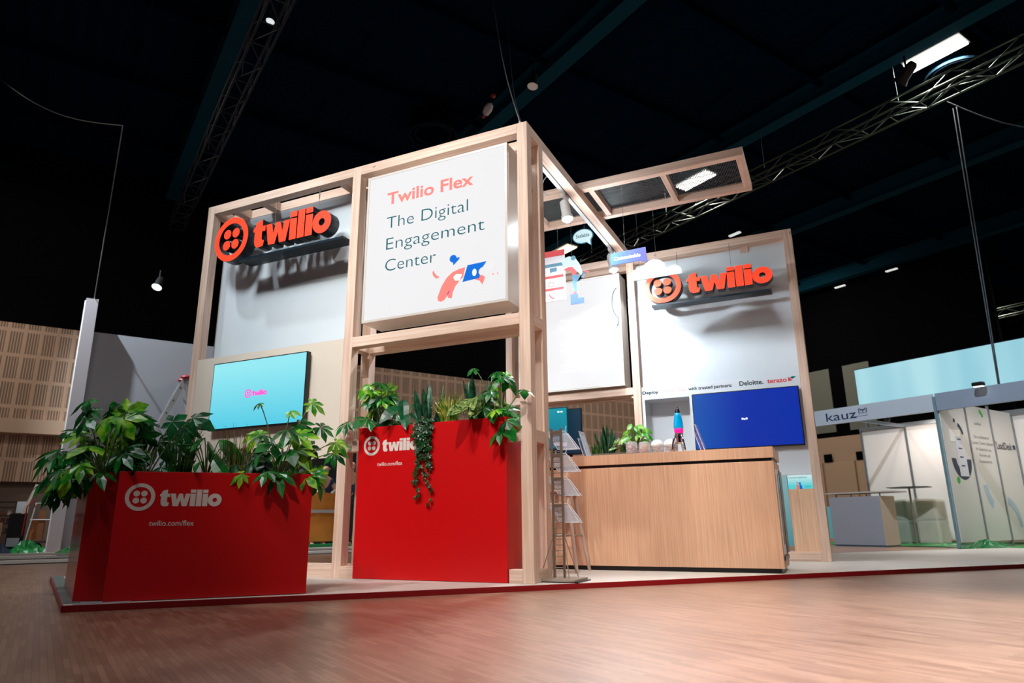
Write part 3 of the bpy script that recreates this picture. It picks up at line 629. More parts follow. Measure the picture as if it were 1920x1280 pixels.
RL = thing('rocket_lava_lamp', 'chrome rocket lava lamp with blue liquid and pink wax', 'lamp', (.825, 1.758, ctz))
rx, ry = .825, 1.758
MB().lathe([(.03, .085), (.036, .10), (.035, .16), (.042, .185), (.0405, .19), (.001, .19)], (rx, ry, ctz), 28).build('collar', CHROME, RL, smooth=True)
MB().lathe([(.001, .181), (.040, .186), (.0455, .215), (.046, .235), (.001, .236)], (rx, ry, ctz), 28).build('wax', mat('magenta_wax', (236, 20, 150), .3, emit=(240, 20, 160), es=.5), RL, smooth=True)
MB().lathe([(.0465, .232), (.047, .25), (.044, .30), (.034, .365), (.027, .39), (.001, .391)], (rx, ry, ctz), 28).build('liquid', mat('cyan_liquid', (0, 150, 205), .12, emit=(0, 150, 210), es=.35, coat=1), RL, smooth=True)
MB().lathe([(.0275, .388), (.022, .41), (.012, .44), (.003, .462), (.0001, .475)], (rx, ry, ctz), 28).build('nose_cone', mat('black_chrome', (60, 64, 70), .08, metal=1), RL, smooth=True)
for a in (200, 320, 80):
    a = math.radians(a); c_, s_ = math.cos(a), math.sin(a)
    pts = [(rx+c_*q, ry+s_*q, ctz+z) for q, z in ((.036, .17), (.055, .13), (.068, .08), (.078, .03), (.08, .004))]
    MB().tube(pts, [.010, .011, .009, .008, .006], 8).build('fin', CHROME, RL, smooth=True)
    pts = [(rx+c_*q, ry+s_*q, ctz+z) for q, z in ((.034, .10), (.048, .085), (.060, .05), (.078, .012))]
    MB().tube(pts, .005, 8).build('fin_strut', CHROME, RL, smooth=True)
def leaflet_stand(x, y, label, rz=0, w=.11, h=.27, tint=None):
    t = thing('leaflet_holder', label, 'leaflet holder', (x, y, ctz), group='leaflet holders on the counter')
    d = Vector((-.30, .0, 1)).normalized()
    for i, (o, nm, m_) in enumerate(((0, 'back_plate', ACRY), (.035, 'front_plate', ACRY))):
        hh = h*(1 if i == 0 else .72)
        a = Vector((x-o, y, ctz)); b_ = a+d*hh
        MB().add([a+Vector((0, -w/2, 0)), a+Vector((0, w/2, 0)), b_+Vector((0, w/2, 0)), b_+Vector((0, -w/2, 0)), a+Vector((.003, -w/2, 0)), a+Vector((.003, w/2, 0)), b_+Vector((.003, w/2, 0)), b_+Vector((.003, -w/2, 0))],
                 [(0, 1, 2, 3), (7, 6, 5, 4), (0, 4, 5, 1), (1, 5, 6, 2), (2, 6, 7, 3), (3, 7, 4, 0)]).build(nm, m_, t)
        MB().tube([a+Vector((0, -w/2, 0)), b_+Vector((0, -w/2, 0)), b_+Vector((0, w/2, 0))], .003, 6).build('rim', ACRYE, t)
    if tint is not None:
        a = Vector((x-.012, y, ctz+.004)); b_ = a+d*h*.84
        MB().add([a+Vector((0, -w/2*.9, 0)), a+Vector((0, w/2*.9, 0)), b_+Vector((0, w/2*.9, 0)), b_+Vector((0, -w/2*.9, 0))], [(0, 1, 2, 3)]).build('leaflets', tint, t)
    return t
leaflet_stand(1.073, 1.748, 'clear leaflet holder at the right end of the counter top, pink edged', tint=mat('pink_leaflet', (222, 150, 180), .5))
leaflet_stand(-.094, 1.704, 'clear leaflet holder with a blue and white card, left end of the counter', tint=mat('blue_white_card', (150, 170, 200), .5, var=.5, vscale=30), w=.16)
# monitors behind the left end of the counter
M1 = thing('monitor', 'turquoise touch monitor at the left end of the counter', 'screen', (-.64, 2.05, ctz))
MB().box(-.846, -.440, 2.03, 2.06, 1.228, 1.698).build('bezel', mat('dark_teal_plastic', (20, 70, 80), .3), M1, bevel=.003)
MB().box(-.836, -.450, 2.027, 2.029, 1.243, 1.685).build('display', screen('teal_screen', (0, 120, 160), (20, 170, 190), .75, 2), M1)
MB().box(-.60, -.455, 2.024, 2.026, 1.26, 1.30).build('window_print', mat('lilac_print', (225, 200, 230), .5, emit=(225, 200, 230), es=.6), M1)
twilio(PF(-.548, 2.024, 1.645), .020, .001, mw, M1)
MB().box(-.72, -.56, 1.98, 2.10, ctz, ctz+.012).box(-.66, -.62, 2.06, 2.075, ctz+.012, 1.30).build('foot', BLACKM, M1)
M2 = thing('monitor', 'second dark monitor standing right behind the turquoise one', 'screen', (-.47, 2.17, ctz))
MB().box(-.629, -.316, 2.15, 2.175, 1.174, 1.693).build('bezel', BLACKM, M2, bevel=.003)
MB().box(-.619, -.326, 2.147, 2.149, 1.19, 1.68).build('display', screen('dark_blue_screen', (14, 50, 78), (20, 66, 92), .6, 2), M2)
MB().box(-.53, -.41, 2.13, 2.22, ctz, ctz+.012).box(-.49, -.45, 2.175, 2.19, ctz+.012, 1.25).build('foot', BLACKM, M2)
# ------------------------------------------------------------------ brochure stand
BS = thing('brochure_stand', 'steel ladder brochure stand with four clear trays beside the corner post', 'brochure stand', (.08, .33, 0))
bxm, bym = .08, .33
MB().box(-.06, .27, .14, .46, .008, .024).build('base_plate', STEEL, BS, bevel=.002)
for dx in (-.05, .2): MB().box(bxm+dx-.01, bxm+dx+.02, .15, .45, 0, .008).build('foot_strip', BLACKM, BS)
for dx in (-.043, .043): MB().box(bxm+dx-.008, bxm+dx+.008, bym-.012, bym+.012, .024, 1.22).build('upright', DSTEEL, BS, bevel=.002)
for i in range(26):
    z = .10+i*.044
    MB().tube([(bxm-.036, bym, z), (bxm+.036, bym, z)], .0035, 6).build('rung', STEEL, BS)
for dx, dy in ((-.043, -.16), (-.043, .1), (.12, -.12), (.12, .12)): 
    MB().tube([(bxm+(.043 if dx > 0 else -.043), bym, .36), (bxm+dx*1.0+(-.07 if dx < 0 else 0), bym+dy*.9, .024)], .004, 6).build('stay', STEEL, BS)
for zt_ in (1.18, .995, .80, .585):
    tr = MB(); ya, yb2 = bym+.018, bym+.055
    a = [(bxm-.10, ya, zt_+.015), (bxm+.075, ya, zt_+.015), (bxm+.165, ya+.03, zt_-.135), (bxm-.005, ya+.03, zt_-.135)]
    b_ = [(x+.012, y+.04, z-(.0 if k_ > 1 else .02)) for k_, (x, y, z) in enumerate(a)]
    for q in (a, b_):
        tr.add([Vector(v) for v in q]+[Vector(v)+Vector((0, .003, 0)) for v in q], [(0, 1, 2, 3), (7, 6, 5, 4), (0, 4, 5, 1), (1, 5, 6, 2), (2, 6, 7, 3), (3, 7, 4, 0)])
    q = [a[3], a[2], b_[2], b_[3]]
    tr.add([Vector(v) for v in q]+[Vector(v)+Vector((0, 0, .003)) for v in q], [(0, 1, 2, 3), (7, 6, 5, 4), (0, 4, 5, 1), (1, 5, 6, 2), (2, 6, 7, 3), (3, 7, 4, 0)])
    to = tr.build('tray', ACRY, BS)
    e = MB(); e.tube([a[0], a[3], a[2], a[1]], .0035, 6); e.tube([b_[0], b_[3], b_[2], b_[1], b_[0]], .0035, 6); e.tube([a[0], (a[0][0]-.004, a[0][1], a[0][2]+.035)], .003, 6); e.tube([a[1], (a[1][0]+.01, a[1][1], a[1][2]+.04)], .003, 6); e.tube([a[0], a[1]], .0025, 6)
    e.build('rim', ACRYE, to)
    MB().box(bxm-.036, bxm+.036, bym-.012, bym+.014, zt_-.014, zt_+.014).build('bracket', DSTEEL, BS, bevel=.002)
# ------------------------------------------------------------------ bar stool between stand and counter
ST = thing('bar_stool', 'wooden legged bar stool standing behind the brochure stand', 'stool', (-.26, 1.33, 0))
qx, qy = -.26, 1.33
MB().box(qx-.16, qx+.14, qy-.15, qy+.15, .715, .76).build('seat', mat('brown_seat', (146, 84, 50), .4), ST, bevel=.02)
LG = mat('limed_wood', (196, 172, 158), .5)
for sx, sy in ((-1, -1), (1, -1), (-1, 1), (1, 1)):
    MB().tube([(qx+sx*.09, qy+sy*.09, .715), (qx+sx*.19, qy+sy*.18, .0)], [.019, .016], 10).build('leg', LG, ST)
for a, b_ in (((-1, -1), (1, -1)), ((1, -1), (1, 1)), ((1, 1), (-1, 1)), ((-1, 1), (-1, -1))):
    MB().tube([(qx+a[0]*.144, qy+a[1]*.139, .33), (qx+b_[0]*.144, qy+b_[1]*.139, .33)], .008, 8).build('foot_rail', STEEL, ST)
# white cabinet glimpsed between the mid post and the tall planter
tag(MB().box(-1.83, -1.45, .62, 1.1, .0, .03).box(-1.83, -1.45, .62, 1.1, .04, .88).box(-1.83, -1.45, .62, 1.1, .89, 1.0).build('cabinet', OFFW), 'cream cabinet glimpsed between the middle post and the tall planter', 'cabinet')
# ------------------------------------------------------------------ planters
PA = thing('planter_box', 'low red planter in front with a white ring logo and lettering on its face', 'planter', (-1.6, -1.6, 0))
o_ = Vector((-2.02, -2.06, 0)); d_ = Vector((.6946, .7194, 0)); nb = Vector((-.7194, .6946, 0))
def skew(o, d, L, nn, W, z0, z1, mb=None):
    mb = mb or MB(); q = [o, o+d*L, o+d*L+nn*W, o+nn*W]
    return mb.add([v+Vector((0, 0, z0)) for v in q]+[v+Vector((0, 0, z1)) for v in q], [(3, 2, 1, 0), (4, 5, 6, 7), (0, 1, 5, 4), (1, 2, 6, 5), (2, 3, 7, 6), (3, 0, 4, 7)])
t_ = .02
bd = MB(); skew(o_, d_, 1.2093, nb, t_, .004, .80, bd); skew(o_+nb*(.44-t_), d_, 1.2093, nb, t_, .004, .80, bd)
skew(o_+nb*t_, d_, t_, nb, .40, .004, .80, bd); skew(o_+nb*t_+d_*(1.2093-t_), d_, t_, nb, .40, .004, .80, bd)
bd.build('box', RED, PA, bevel=.001)
skew(o_+nb*t_+d_*t_, d_, 1.2093-2*t_, nb, .40, .70, .765).build('soil', SOIL, PA)
PM = plane(tuple(o_+d_*.1355-nb*.0015+Vector((0, 0, .6375))), tuple(d_))
twilio(PM, .1745, .0015, WHITEP, PA)
text('twilio.com/flex', .048, plane(tuple(o_+d_*.205-nb*.001+Vector((0, 0, .456))), tuple(d_)), 'web_address', WHITEP, PA, bold=.0004, fit=.265)
PB = thing('planter_box', 'low red planter angled away to the left, glossy end face', 'planter', (-2.8, -1.6, 0))
ob = Vector((-2.248, -2.10, 0)); db = Vector((-.8596, .511, 0)); nb2 = Vector((.7071, .7071, 0)); W_ = .185
bd = MB()
for (o2, d2, L2, n2, w2) in ((ob, db, 1.38, nb2, t_), (ob+nb2*(W_-t_), db, 1.38, nb2, t_), (ob+nb2*t_, db, t_, nb2, W_-2*t_), (ob+nb2*t_+db*(1.38-t_), db, t_, nb2, W_-2*t_)):
    q = [o2, o2+d2*L2, o2+d2*L2+n2*w2, o2+n2*w2]
    bd.add([v+Vector((0, 0, .004)) for v in q]+[v+Vector((0, 0, .80)) for v in q], [(0, 1, 2, 3), (7, 6, 5, 4), (4, 5, 1, 0), (5, 6, 2, 1), (6, 7, 3, 2), (7, 4, 0, 3)])
bo = bd.build('box', RED, PB)
bo.data.materials.append(REDSIDE)
nn_ = Vector((-.511, -.8596, 0))
for q in bo.data.polygons:
    if abs(q.normal.dot(nn_)) > .97: q.material_index = 1
q = [ob+nb2*t_+db*t_, ob+nb2*t_+db*1.36, ob+nb2*(W_-t_)+db*1.36, ob+nb2*(W_-t_)+db*t_]
MB().add([v+Vector((0, 0, .70)) for v in q]+[v+Vector((0, 0, .765)) for v in q], [(0, 1, 2, 3), (7, 6, 5, 4), (4, 5, 1, 0), (5, 6, 2, 1), (6, 7, 3, 2), (7, 4, 0, 3)]).build('soil', SOIL, PB)
PT = thing('planter_box', 'tall red planter between the front posts with white ring logo and trailing ivy', 'planter', (-.96, .2, 0))
tx0, tx1 = -1.70, -.22
MB().box(tx0, tx1, -.02, 0, .003, 1.297).box(tx0, tx1, .36, .38, .003, 1.297).box(tx0, tx0+.02, 0, .36, .003, 1.297).box(tx1-.02, tx1, 0, .36, .003, 1.297).build('box', RED, PT, bevel=.001)
MB().box(tx0+.02, tx1-.02, 0, .36, 1.19, 1.262).build('soil', SOIL, PT)
twilio(PF(-1.5535, -.0215, 1.13), .1745, .0015, WHITEP, PT)
text('twilio.com/flex', .048, PF(-1.486, -.021, .948), 'web_address', WHITEP, PT, bold=.0004, fit=.265)
# ------------------------------------------------------------------ plants
def frame_at(p, fwd, upv):
    f = Vector(fwd).normalized(); u = Vector(upv); r = f.cross(u).normalized(); u = r.cross(f).normalized()
    return Matrix(((f.x, r.x, u.x, p[0]), (f.y, r.y, u.y, p[1]), (f.z, r.z, u.z, p[2]), (0, 0, 0, 1)))
def lobed(mb, M, s, n=7, droop=.5, rnd=random):
    span = 135; vs = [(0, 0, 0)]; fs = []
    for i in range(n):
        a = -span+2*span*i/(n-1); k = 1-.42*(abs(a)/span)**1.5; L = s*k*(.92+.16*rnd.random()); h = span/(n-1)*1.12
        ar = math.radians(a)
        def pt(r, da, dz=0):
            q = ar+math.radians(da); x, y = r*math.cos(q), r*math.sin(q); return (x, y, -droop*(r*r)/s+dz)
        b0 = len(vs)
        vs += [pt(s*.42*k, -h*.8), pt(L*.68, -h*.70), pt(L, 0), pt(L*.68, h*.70), pt(s*.42*k, h*.8), pt(L*.5, 0, -.05*s)]
        c = b0+5
        fs += [(0, b0, c), (b0, b0+1, c), (b0+1, b0+2, c), (b0+2, b0+3, c), (b0+3, b0+4, c), (b0+4, 0, c)]
    mb.add([M @ Vector(v) for v in vs], fs)
def oval(mb, M, L, w, droop=.4, n=6):
    vs = []; fs = []
    for i in range(n+1):
        t = i/n; r = L*t; ww = w*(math.sin(PI*min(1, t*.93+.05))**.8)*(1-.15*t) if 0 < i < n else (0 if i == n else w*.12); z = -droop*r*r/L
        vs += [(r, -ww/2, z), (r, 0, z-.1*ww), (r, ww/2, z)]
    for i in range(n):
        a = i*3; fs += [(a, a+3, a+4, a+1), (a+1, a+4, a+5, a+2)]
    mb.add([M @ Vector(v) for v in vs], fs)
def bezier(p0, p1, p2, n=7):
    return [Vector(p0)*(1-t)**2+Vector(p1)*2*t*(1-t)+Vector(p2)*t*t for t in [i/n for i in range(n+1)]]
def leafy(name, label, cat, base, H, R, n, size, seed, m, kind='lobed', group=None, mY=None, bias=(0, 0, 0), low=.25, extra=()):
    rnd = random.Random(seed); t = thing(name, label, cat, base, group=group); A = MB(); Y = MB(); Sm = MB()
    tips = []
    for i in range(n):
        a = i*2.399+rnd.random()*.6; f = rnd.random(); hz = H*(low+(1-low)*f); rr = R*(1.05-.55*f)*(.6+.4*rnd.random())
        tips.append((Vector((base[0]+rr*math.cos(a)+bias[0]*hz, base[1]+rr*math.sin(a)+bias[1]*hz, base[2]+hz)), size*1.15*(.7+.5*rnd.random()), rnd.random() < .2))
    for e in extra: tips.append((Vector(e[0]), e[1], e[2]))
    for tip, sz, yng in tips:
        b0 = Vector(base); out = Vector((tip.x-b0.x, tip.y-b0.y, 0)); 
        if out.length < .01: out = Vector((1, 0, 0))
        midp = b0*.45+tip*.55+Vector((0, 0, .18*(tip.z-b0.z)+.03))
        Sm.tube(bezier(b0, midp, tip, 5), .004, 5, cap=False)
        fw_ = out.normalized()+Vector((0, 0, -.35+.5*rnd.random()-.25)); fw_ += Vector((rnd.uniform(-.5, .5), rnd.uniform(-.7, .1), rnd.uniform(-.3, .1)))
        M = frame_at(tip, fw_, Vector((rnd.uniform(-.4, .6), rnd.uniform(-1.5, -.5), .8)))
        tgt = Y if (yng and mY) else A
        if kind == 'lobed': lobed(tgt, M, sz, 7 if rnd.random() < .7 else 5, .35+.5*rnd.random(), rnd)
        else: oval(tgt, M, sz*1.5, sz*.75, .35+.4*rnd.random())
    A.build('foliage', m, t, smooth=False)
    if Y.v: tag(Y.build('young_foliage', mY, t), 'yellow green young leaves')
    Sm.build('stems', STEM, t, smooth=True)
    return t
def grass(name, label, base, H, n, seed, m, spread=.5, w=.008, group=None, rad=.05, cat='grass plant'):
    rnd = random.Random(seed); t = thing(name, label, cat, base, group=group); A = MB()
    for i in range(n):
        a = rnd.random()*2*PI; r0 = rad*math.sqrt(rnd.random()); h = H*(.55+.5*rnd.random()); s_ = spread*(.15+.85*rnd.random())*h
        b0 = Vector((base[0]+r0*math.cos(a), base[1]+r0*math.sin(a), base[2])); d = Vector((math.cos(a), math.sin(a), 0))
        tip = b0+d*s_+Vector((0, 0, h*(1-.35*s_/max(h, .01)))); mid = b0+d*s_*.25+Vector((0, 0, h*.7))
        pts = bezier(b0, mid, tip, 5); sd = d.cross(Vector((0, 0, 1)))*.5+Vector((rnd.uniform(-1, 1), rnd.uniform(-1, 1), 0))*.6; sd.normalize()
        vs = []
        for j, p in enumerate(pts):
            ww = w*(1-.9*(j/5)**1.5); vs += [p-sd*ww/2, p+sd*ww/2]
        A.add(vs, [(2*j, 2*j+1, 2*j+3, 2*j+2) for j in range(5)])
    A.build('blades', m, t); return t
def sword(name, label, base, H, n, seed, group=None, w=.045, rad=.05):
    rnd = random.Random(seed); t = thing(name, label, 'plant', base, group=group)
    for i in range(n):
        a = i*2.4+rnd.random(); r0 = rad*(.3+.7*rnd.random()); h = H*(.65+.4*rnd.random()); lean = .12+.2*rnd.random()
        b0 = Vector((base[0]+r0*math.cos(a), base[1]+r0*math.sin(a), base[2])); d = Vector((math.cos(a), math.sin(a), 0)); th = rnd.random()*PI
        vs = []; N = 8
        for j in range(N+1):
            q = j/N; p = b0+d*lean*h*q+Vector((0, 0, h*q)); ang = th+q*1.0; sd = Vector((math.cos(ang), math.sin(ang), 0)); nrm = Vector((-math.sin(ang), math.cos(ang), 0))
            ww = w*(.55+.7*math.sin(PI*min(q*.8+.12, 1)))*(1 if q < .8 else max(0, (1-q)/.2)**.7)
            vs += [p-sd*ww/2, p+nrm*ww*.16, p+sd*ww/2, p+nrm*ww*.05]
        fs = []
        for j in range(N):
            a_ = 4*j
            for k_ in range(4): fs.append((a_+k_, a_+(k_+1) % 4, a_+4+(k_+1) % 4, a_+4+k_))
        A = MB().add(vs, fs); A.build('leaf', LFS, t, smooth=True)
    return t
G1 = 'plants in the low red planters'; G2 = 'plants in the tall red planter'; G3 = 'plants on the counter'
z1 = .76
def onB(s, n_=.083): v = ob+db*s+nb2*n_; return (v.x, v.y, z1)
def onA(s, n_=.22): v = o_+d_*s+nb*n_; return (v.x, v.y, z1)
leafy('fatsia', 'bushy fatsia at the far left end, leaves hanging past the planter end', 'plant', onB(.92), .38, .32, 26, .14, 3, LF, group=G1, mY=LFY, bias=(-.1, 0, 0), low=-.15,
      extra=[((-3.45, -1.45, .98), .12, False), ((-3.2, -1.58, .80), .13, False), ((-3.0, -1.70, .76), .14, False)])
leafy('fatsia', 'tallest fatsia of the low planters, second from the left end', 'plant', onB(.62), .62, .34, 30, .14, 5, LF, group=G1, mY=LFY, low=.1)
leafy('fatsia', 'dense fatsia over the corner where the two low planters meet', 'plant', onB(.15), .42, .34, 28, .14, 8, LF, group=G1, mY=LFY, low=0)
leafy('fatsia', 'glossy bluish leaved fatsia left of the green grass tufts', 'plant', onA(.12, .30), .42, .24, 14, .13, 11, LFD, group=G1, low=.1, extra=[((-1.90, -1.65, 1.19), .15, False), ((-1.94, -1.68, 1.12), .13, False)])
grass('grass_tuft', 'dark green upright grass tuft left of the round leaved plant', onA(.33, .2), .42, 110, 21, LFG, .35, .009, G1, .08)
leafy('round_leaf_plant', 'plant with big rounded glossy leaves between two grass tufts', 'plant', onA(.50, .22), .34, .16, 13, .10, 14, LF, kind='oval', group=G1, low=.35)
leafy('leafy_plant', 'low dark leafy undergrowth behind the brownish grass in the low planter', 'plant', onA(.74, .3), .22, .22, 26, .10, 17, LFD, group=G1, low=.1)
grass('grass_tuft', 'sparse brownish green grass tuft right of the round leaved plant', onA(.70, .16), .40, 90, 23, leafmat('brown_green_blade', (50, 80, 30), (150, 120, 60), 20), .28, .006, G1, .10)
leafy('fatsia', 'fatsia at the right end of the low planter with yellow green top leaves', 'plant', onA(.98, .2), .36, .32, 30, .12, 31, LF, group=G1, mY=LFY, low=0,
      extra=[((-1.343, -1.071, 1.34), .12, True), ((-1.446, -1.177, 1.27), .09, True), ((-1.60, -1.336, 1.32), .06, False), ((-1.21, -.93, 1.05), .13, True), ((-1.22, -.94, .97), .13, False), ((-1.29, -1.02, 1.16), .13, False), ((-1.40, -1.13, 1.18), .13, False)])
z2 = 1.26
leafy('fatsia', 'fatsia at the left end of the tall planter with yellow top leaves', 'plant', (-1.56, .14, z2), .46, .20, 16, .12, 41, LF, group=G2, mY=LFY, low=-.05,
      extra=[((-1.60, -.04, 1.68), .12, True), ((-1.50, .0, 1.70), .12, False), ((-1.78, -.1, 1.34), .15, False), ((-1.56, -.09, 1.36), .17, False), ((-1.62, .02, 1.62), .11, True)])
leafy('round_leaf_plant', 'broad leaved plant right of the tall planter\'s left fatsia', 'plant', (-1.32, .14, z2), .32, .16, 12, .12, 43, LFD, kind='oval', group=G2, low=.2)
sword('snake_plant', 'snake plant left of the yellow grass in the tall planter', (-1.06, .16, z2), .50, 7, 45, G2, .055, .09)
sword('snake_plant', 'snake plant right of the yellow grass in the tall planter', (-.63, .2, z2), .52, 6, 47, G2, .05, .07)
grass('grass_tuft', 'bright yellow green grass tuft in the middle of the tall planter', (-.83, .1, z2), .34, 190, 49, LFGY, .65, .009, G2, .06)
leafy('calathea', 'patterned broad leaved plant near the right end of the tall planter', 'plant', (-.52, .1, z2), .28, .16, 11, .13, 51, LFV, kind='oval', group=G2, low=.05, extra=[((-.55, -.06, 1.42), .16, False)])
leafy('fatsia', 'fatsia at the right end of the tall planter reaching across the corner post', 'plant', (-.34, .12, z2), .44, .16, 18, .11, 53, LF, group=G2, mY=LFY, low=.0,
      extra=[((-.02, -.10, 1.49), .115, False), ((-.52, -.02, 1.73), .08, False), ((-.2, -.05, 1.25), .16, False), ((-.26, -.05, 1.18), .15, False), ((-.30, 0, 1.62), .09, False)])
iv = thing('ivy', 'ivy trailing down the face of the tall red planter', 'plant', (-1.03, .02, z2), group=G2)
rnd = random.Random(77); L1 = MB(); S1 = MB()
for k_ in range(9):
    x0 = -1.10+.16*rnd.random(); ln = (.72, .66, .35, .45, .25, .5, .3, .2, .4)[k_]; pts = [(x0, .05, 1.27), (x0, -.03, 1.31)]
    n_ = int(ln/.035); xx = x0
    for j in range(n_):
        xx += rnd.uniform(-.012, .010)+(.0 if k_ > 1 else .001); pts.append((xx, -.035-.012*rnd.random(), 1.29-.035*(j+1)))
    S1.tube(pts, .0018, 5, cap=False)
    for j, p in enumerate(pts[1:]):
        dens = 3 if j < n_*.55 else (1 if rnd.random() < .7 else 0)
        for _ in range(dens):
            c = Vector(p)+Vector((rnd.uniform(-.03, .03), rnd.uniform(-.02, .004), rnd.uniform(-.02, .02)))
            M = frame_at(c, (rnd.uniform(-1, 1), rnd.uniform(-.8, 0), -1), (rnd.uniform(-.5, .5), -1, .5)); lobed(L1, M, .026+.014*rnd.random(), 5, .2, rnd)
L1.build('foliage', LFI, iv); S1.build('stems', STEMB, iv)
# plants in a trough on the counter
tg = thing('plant_trough', 'low grey trough holding the small plants on the counter', 'trough', (.14, 1.94, ctz))
MB().box(-.154, .43, 1.855, 2.03, ctz, ctz+.035).build('tray', mat('grey_trough', (90, 88, 84), .6), tg)
MB().box(-.144, .42, 1.865, 2.02, ctz+.035, ctz+.042).build('gravel', mat('gravel', (120, 104, 80), .9, var=.4, vscale=80), tg)
z3 = ctz+.042
sword('snake_plant', 'small snake plant on the counter beside the leaflet holder', (.04, 1.94, z3), .29, 12, 61, G3, .036, .07)
grass('aloe', 'low spiky green plant at the left end of the counter', (-.08, 1.92, z3), .15, 40, 62, LFG, .6, .012, G3, .05, cat='plant')
leafy('variegated_plant', 'yellow and green variegated plant in the middle of the counter trough', 'plant', (.20, 1.94, z3), .20, .08, 16, .062, 63, LFV, kind='oval', group=G3, low=.2)
leafy('leafy_plant', 'bright green leafy plant rising above the sweets jars', 'plant', (.35, 1.94, z3), .30, .12, 40, .052, 65, leafmat('bright_leaf', (60, 150, 30), (140, 200, 60)), kind='oval', group=G3, low=.42)
grass('aloe', 'low green tuft in front of the leafy plant on the counter', (.27, 1.90, z3), .10, 50, 66, LFG, .7, .010, G3, .06, cat='plant')
# ------------------------------------------------------------------ hall to the left
SL = thing('partition_panel', 'tall white partition panel standing on edge with a white left edge', 'partition', (-11.8, -2.88, FZ), UH)
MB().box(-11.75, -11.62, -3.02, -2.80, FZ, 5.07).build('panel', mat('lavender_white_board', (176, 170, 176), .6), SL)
MB().box(-11.80, -11.755, -3.04, -2.98, FZ, 5.05).build('edge_film', mat('white_edge', (250, 250, 250), .5), SL)  # white film along the panel's left edge
tag(MB().box(-11.95, -11.85, -2.79, -.2, FZ, 4.42).build('partition_wall', GREYW, F=UH), 'grey partition wall behind the ladder', 'partition')
LD = thing('step_ladder', 'aluminium folding ladder with red top joint against the grey wall', 'ladder', (-11.2, -1.2, FZ), UH)
top = Vector((-11.25, -1.02, 3.50))
def rail(dk, du, nm='rail'):
    a = top+Vector((du, 0, 0)); b_ = Vector((-11.25+du, -1.02+dk, FZ)); MB().bar(a, b_, .04, .10, upv=(0, 1, 0)).build(nm, ALU, LD); return a, b_
for du in (0, -.38):
    a, b_ = rail(-1.35, du); 
    if du == 0:
        for i in range(12):
            q = a.lerp(b_, .06+i*.078); MB().lathe([(.016, 0), (.016, .006), (.0001, .006)], q+Vector((.02, 0, 0)), 12, (1, 0, 0)).build('rung_end', BLACKM, LD)
    rail(1.0, du)
for i in range(11):
    q = top.lerp(Vector((-11.25, -2.37, FZ)), .06+i*.085); MB().tube([q, q+Vector((-.38, 0, 0))], .016, 8).build('rung', ALU, LD)
for du in (0, -.38): tag(MB().lathe([(.02, -.04), (.13, -.02), (.14, .0), (.10, .03), (.02, .045)], top+Vector((du, .03, .03)), 16, (0, 0, 1)).build('hinge_joint', mat('dark_red_plastic', (150, 20, 30), .4), LD, smooth=True), None)
# clutter at the far left
CB = mat('dark_brown_shelf', (70, 52, 44), .7)
def rack(u0, label):
    t = thing('storage_rack', label, 'rack', (-12.9, u0, FZ), UH)
    for z in (.35, .52, .68, .84, .95): MB().box(-13.1, -12.7, u0, u0+.42, z, z+.02).build('shelf', CB, t)
    for y in (u0, u0+.4): MB().box(-13.1, -12.7, y, y+.02, FZ, .97).build('side', CB, t)
    rnd = random.Random(5)
    return t
rack(-4.05, 'low dark shelf rack with small goods at the far left')
rnd = random.Random(9)
for r_, z in enumerate((.37, .54, .70)):
    for i in range(4):
        y = -4.02+i*.09
        tag(MB().box(-12.85, -12.72, y, y+.06, z, z+.06+.05*rnd.random()).build('small_box', mat('goods_%d%d' % (r_, i), rnd.choice([(200, 180, 160), (120, 60, 50), (180, 176, 170), (60, 60, 66)]), .6), F=UH), ('packet on the lowest shelf', 'packet on the middle shelf', 'packet on the upper shelf')[r_]+' of the far left rack, '+('leftmost', 'second from left', 'third from left', 'rightmost')[i], 'box', 'packets on the far left rack')
tag(MB().box(-12.6, -12.25, -4.25, -3.78, .30, .55).build('cardboard_box', mat('cardboard', (170, 132, 104), .8), F=UH), 'brown cardboard box on the blue crate at the far left', 'box')
tag(MB().box(-12.6, -12.25, -4.25, -3.82, FZ, .299).build('plastic_crate', mat('light_blue_plastic', (110, 170, 200), .5), F=UH), 'light blue plastic crate under the cardboard box', 'crate')
TB = thing('tool_crate', 'black open crate holding tubes and a rolled poster at the far left', 'crate', (-12.6, -3.5, FZ), UH)
MB().box(-12.8, -12.4, -3.70, -3.42, FZ, .72).build('bin', BLACKM, TB)
tag(MB().box(-12.7, -12.66, -3.62, -3.42, .74, .96).build('white_card', WHITE, F=UH), 'white card with red edge sticking out of the black crate', 'card')
tag(MB().bar((-12.6, -3.5, .72), (-12.6, -3.34, 1.3), .02, .05, (0, 1, 0)).build('cream_strut', OFFW, F=UH), 'cream strip leaning out of the black crate', 'strip')
CTt = thing('transport_cart', 'low cart with white rail frame and brown boards at the far left', 'cart', (-12.5, -3.15, FZ), UH)
MB().tube([(-12.3, -3.38, .2), (-12.3, -3.30, .92), (-12.3, -3.02, .92), (-12.3, -2.98, .2)], .012, 8).tube([(-12.3, -3.36, .6), (-12.3, -3.0, .6)], .01, 8).build('rail_frame', WHITE, CTt)
MB().box(-12.4, -12.35, -3.35, -3.10, .22, .62).build('board', mat('orange_brown_board', (190, 120, 70), .6), CTt)
MB().box(-12.6, -12.2, -3.40, -2.98, .16, .2).build('deck', mat('dark_deck', (60, 50, 46), .7), CTt)
MB().box(-12.5, -12.3, -3.38, -3.36, FZ, .16).box(-12.5, -12.3, -3.02, -3.0, FZ, .16).build('leg', BLACKM, CTt)
GRN = mat('green_film', (20, 110, 50), .35, var=.4, vscale=5)
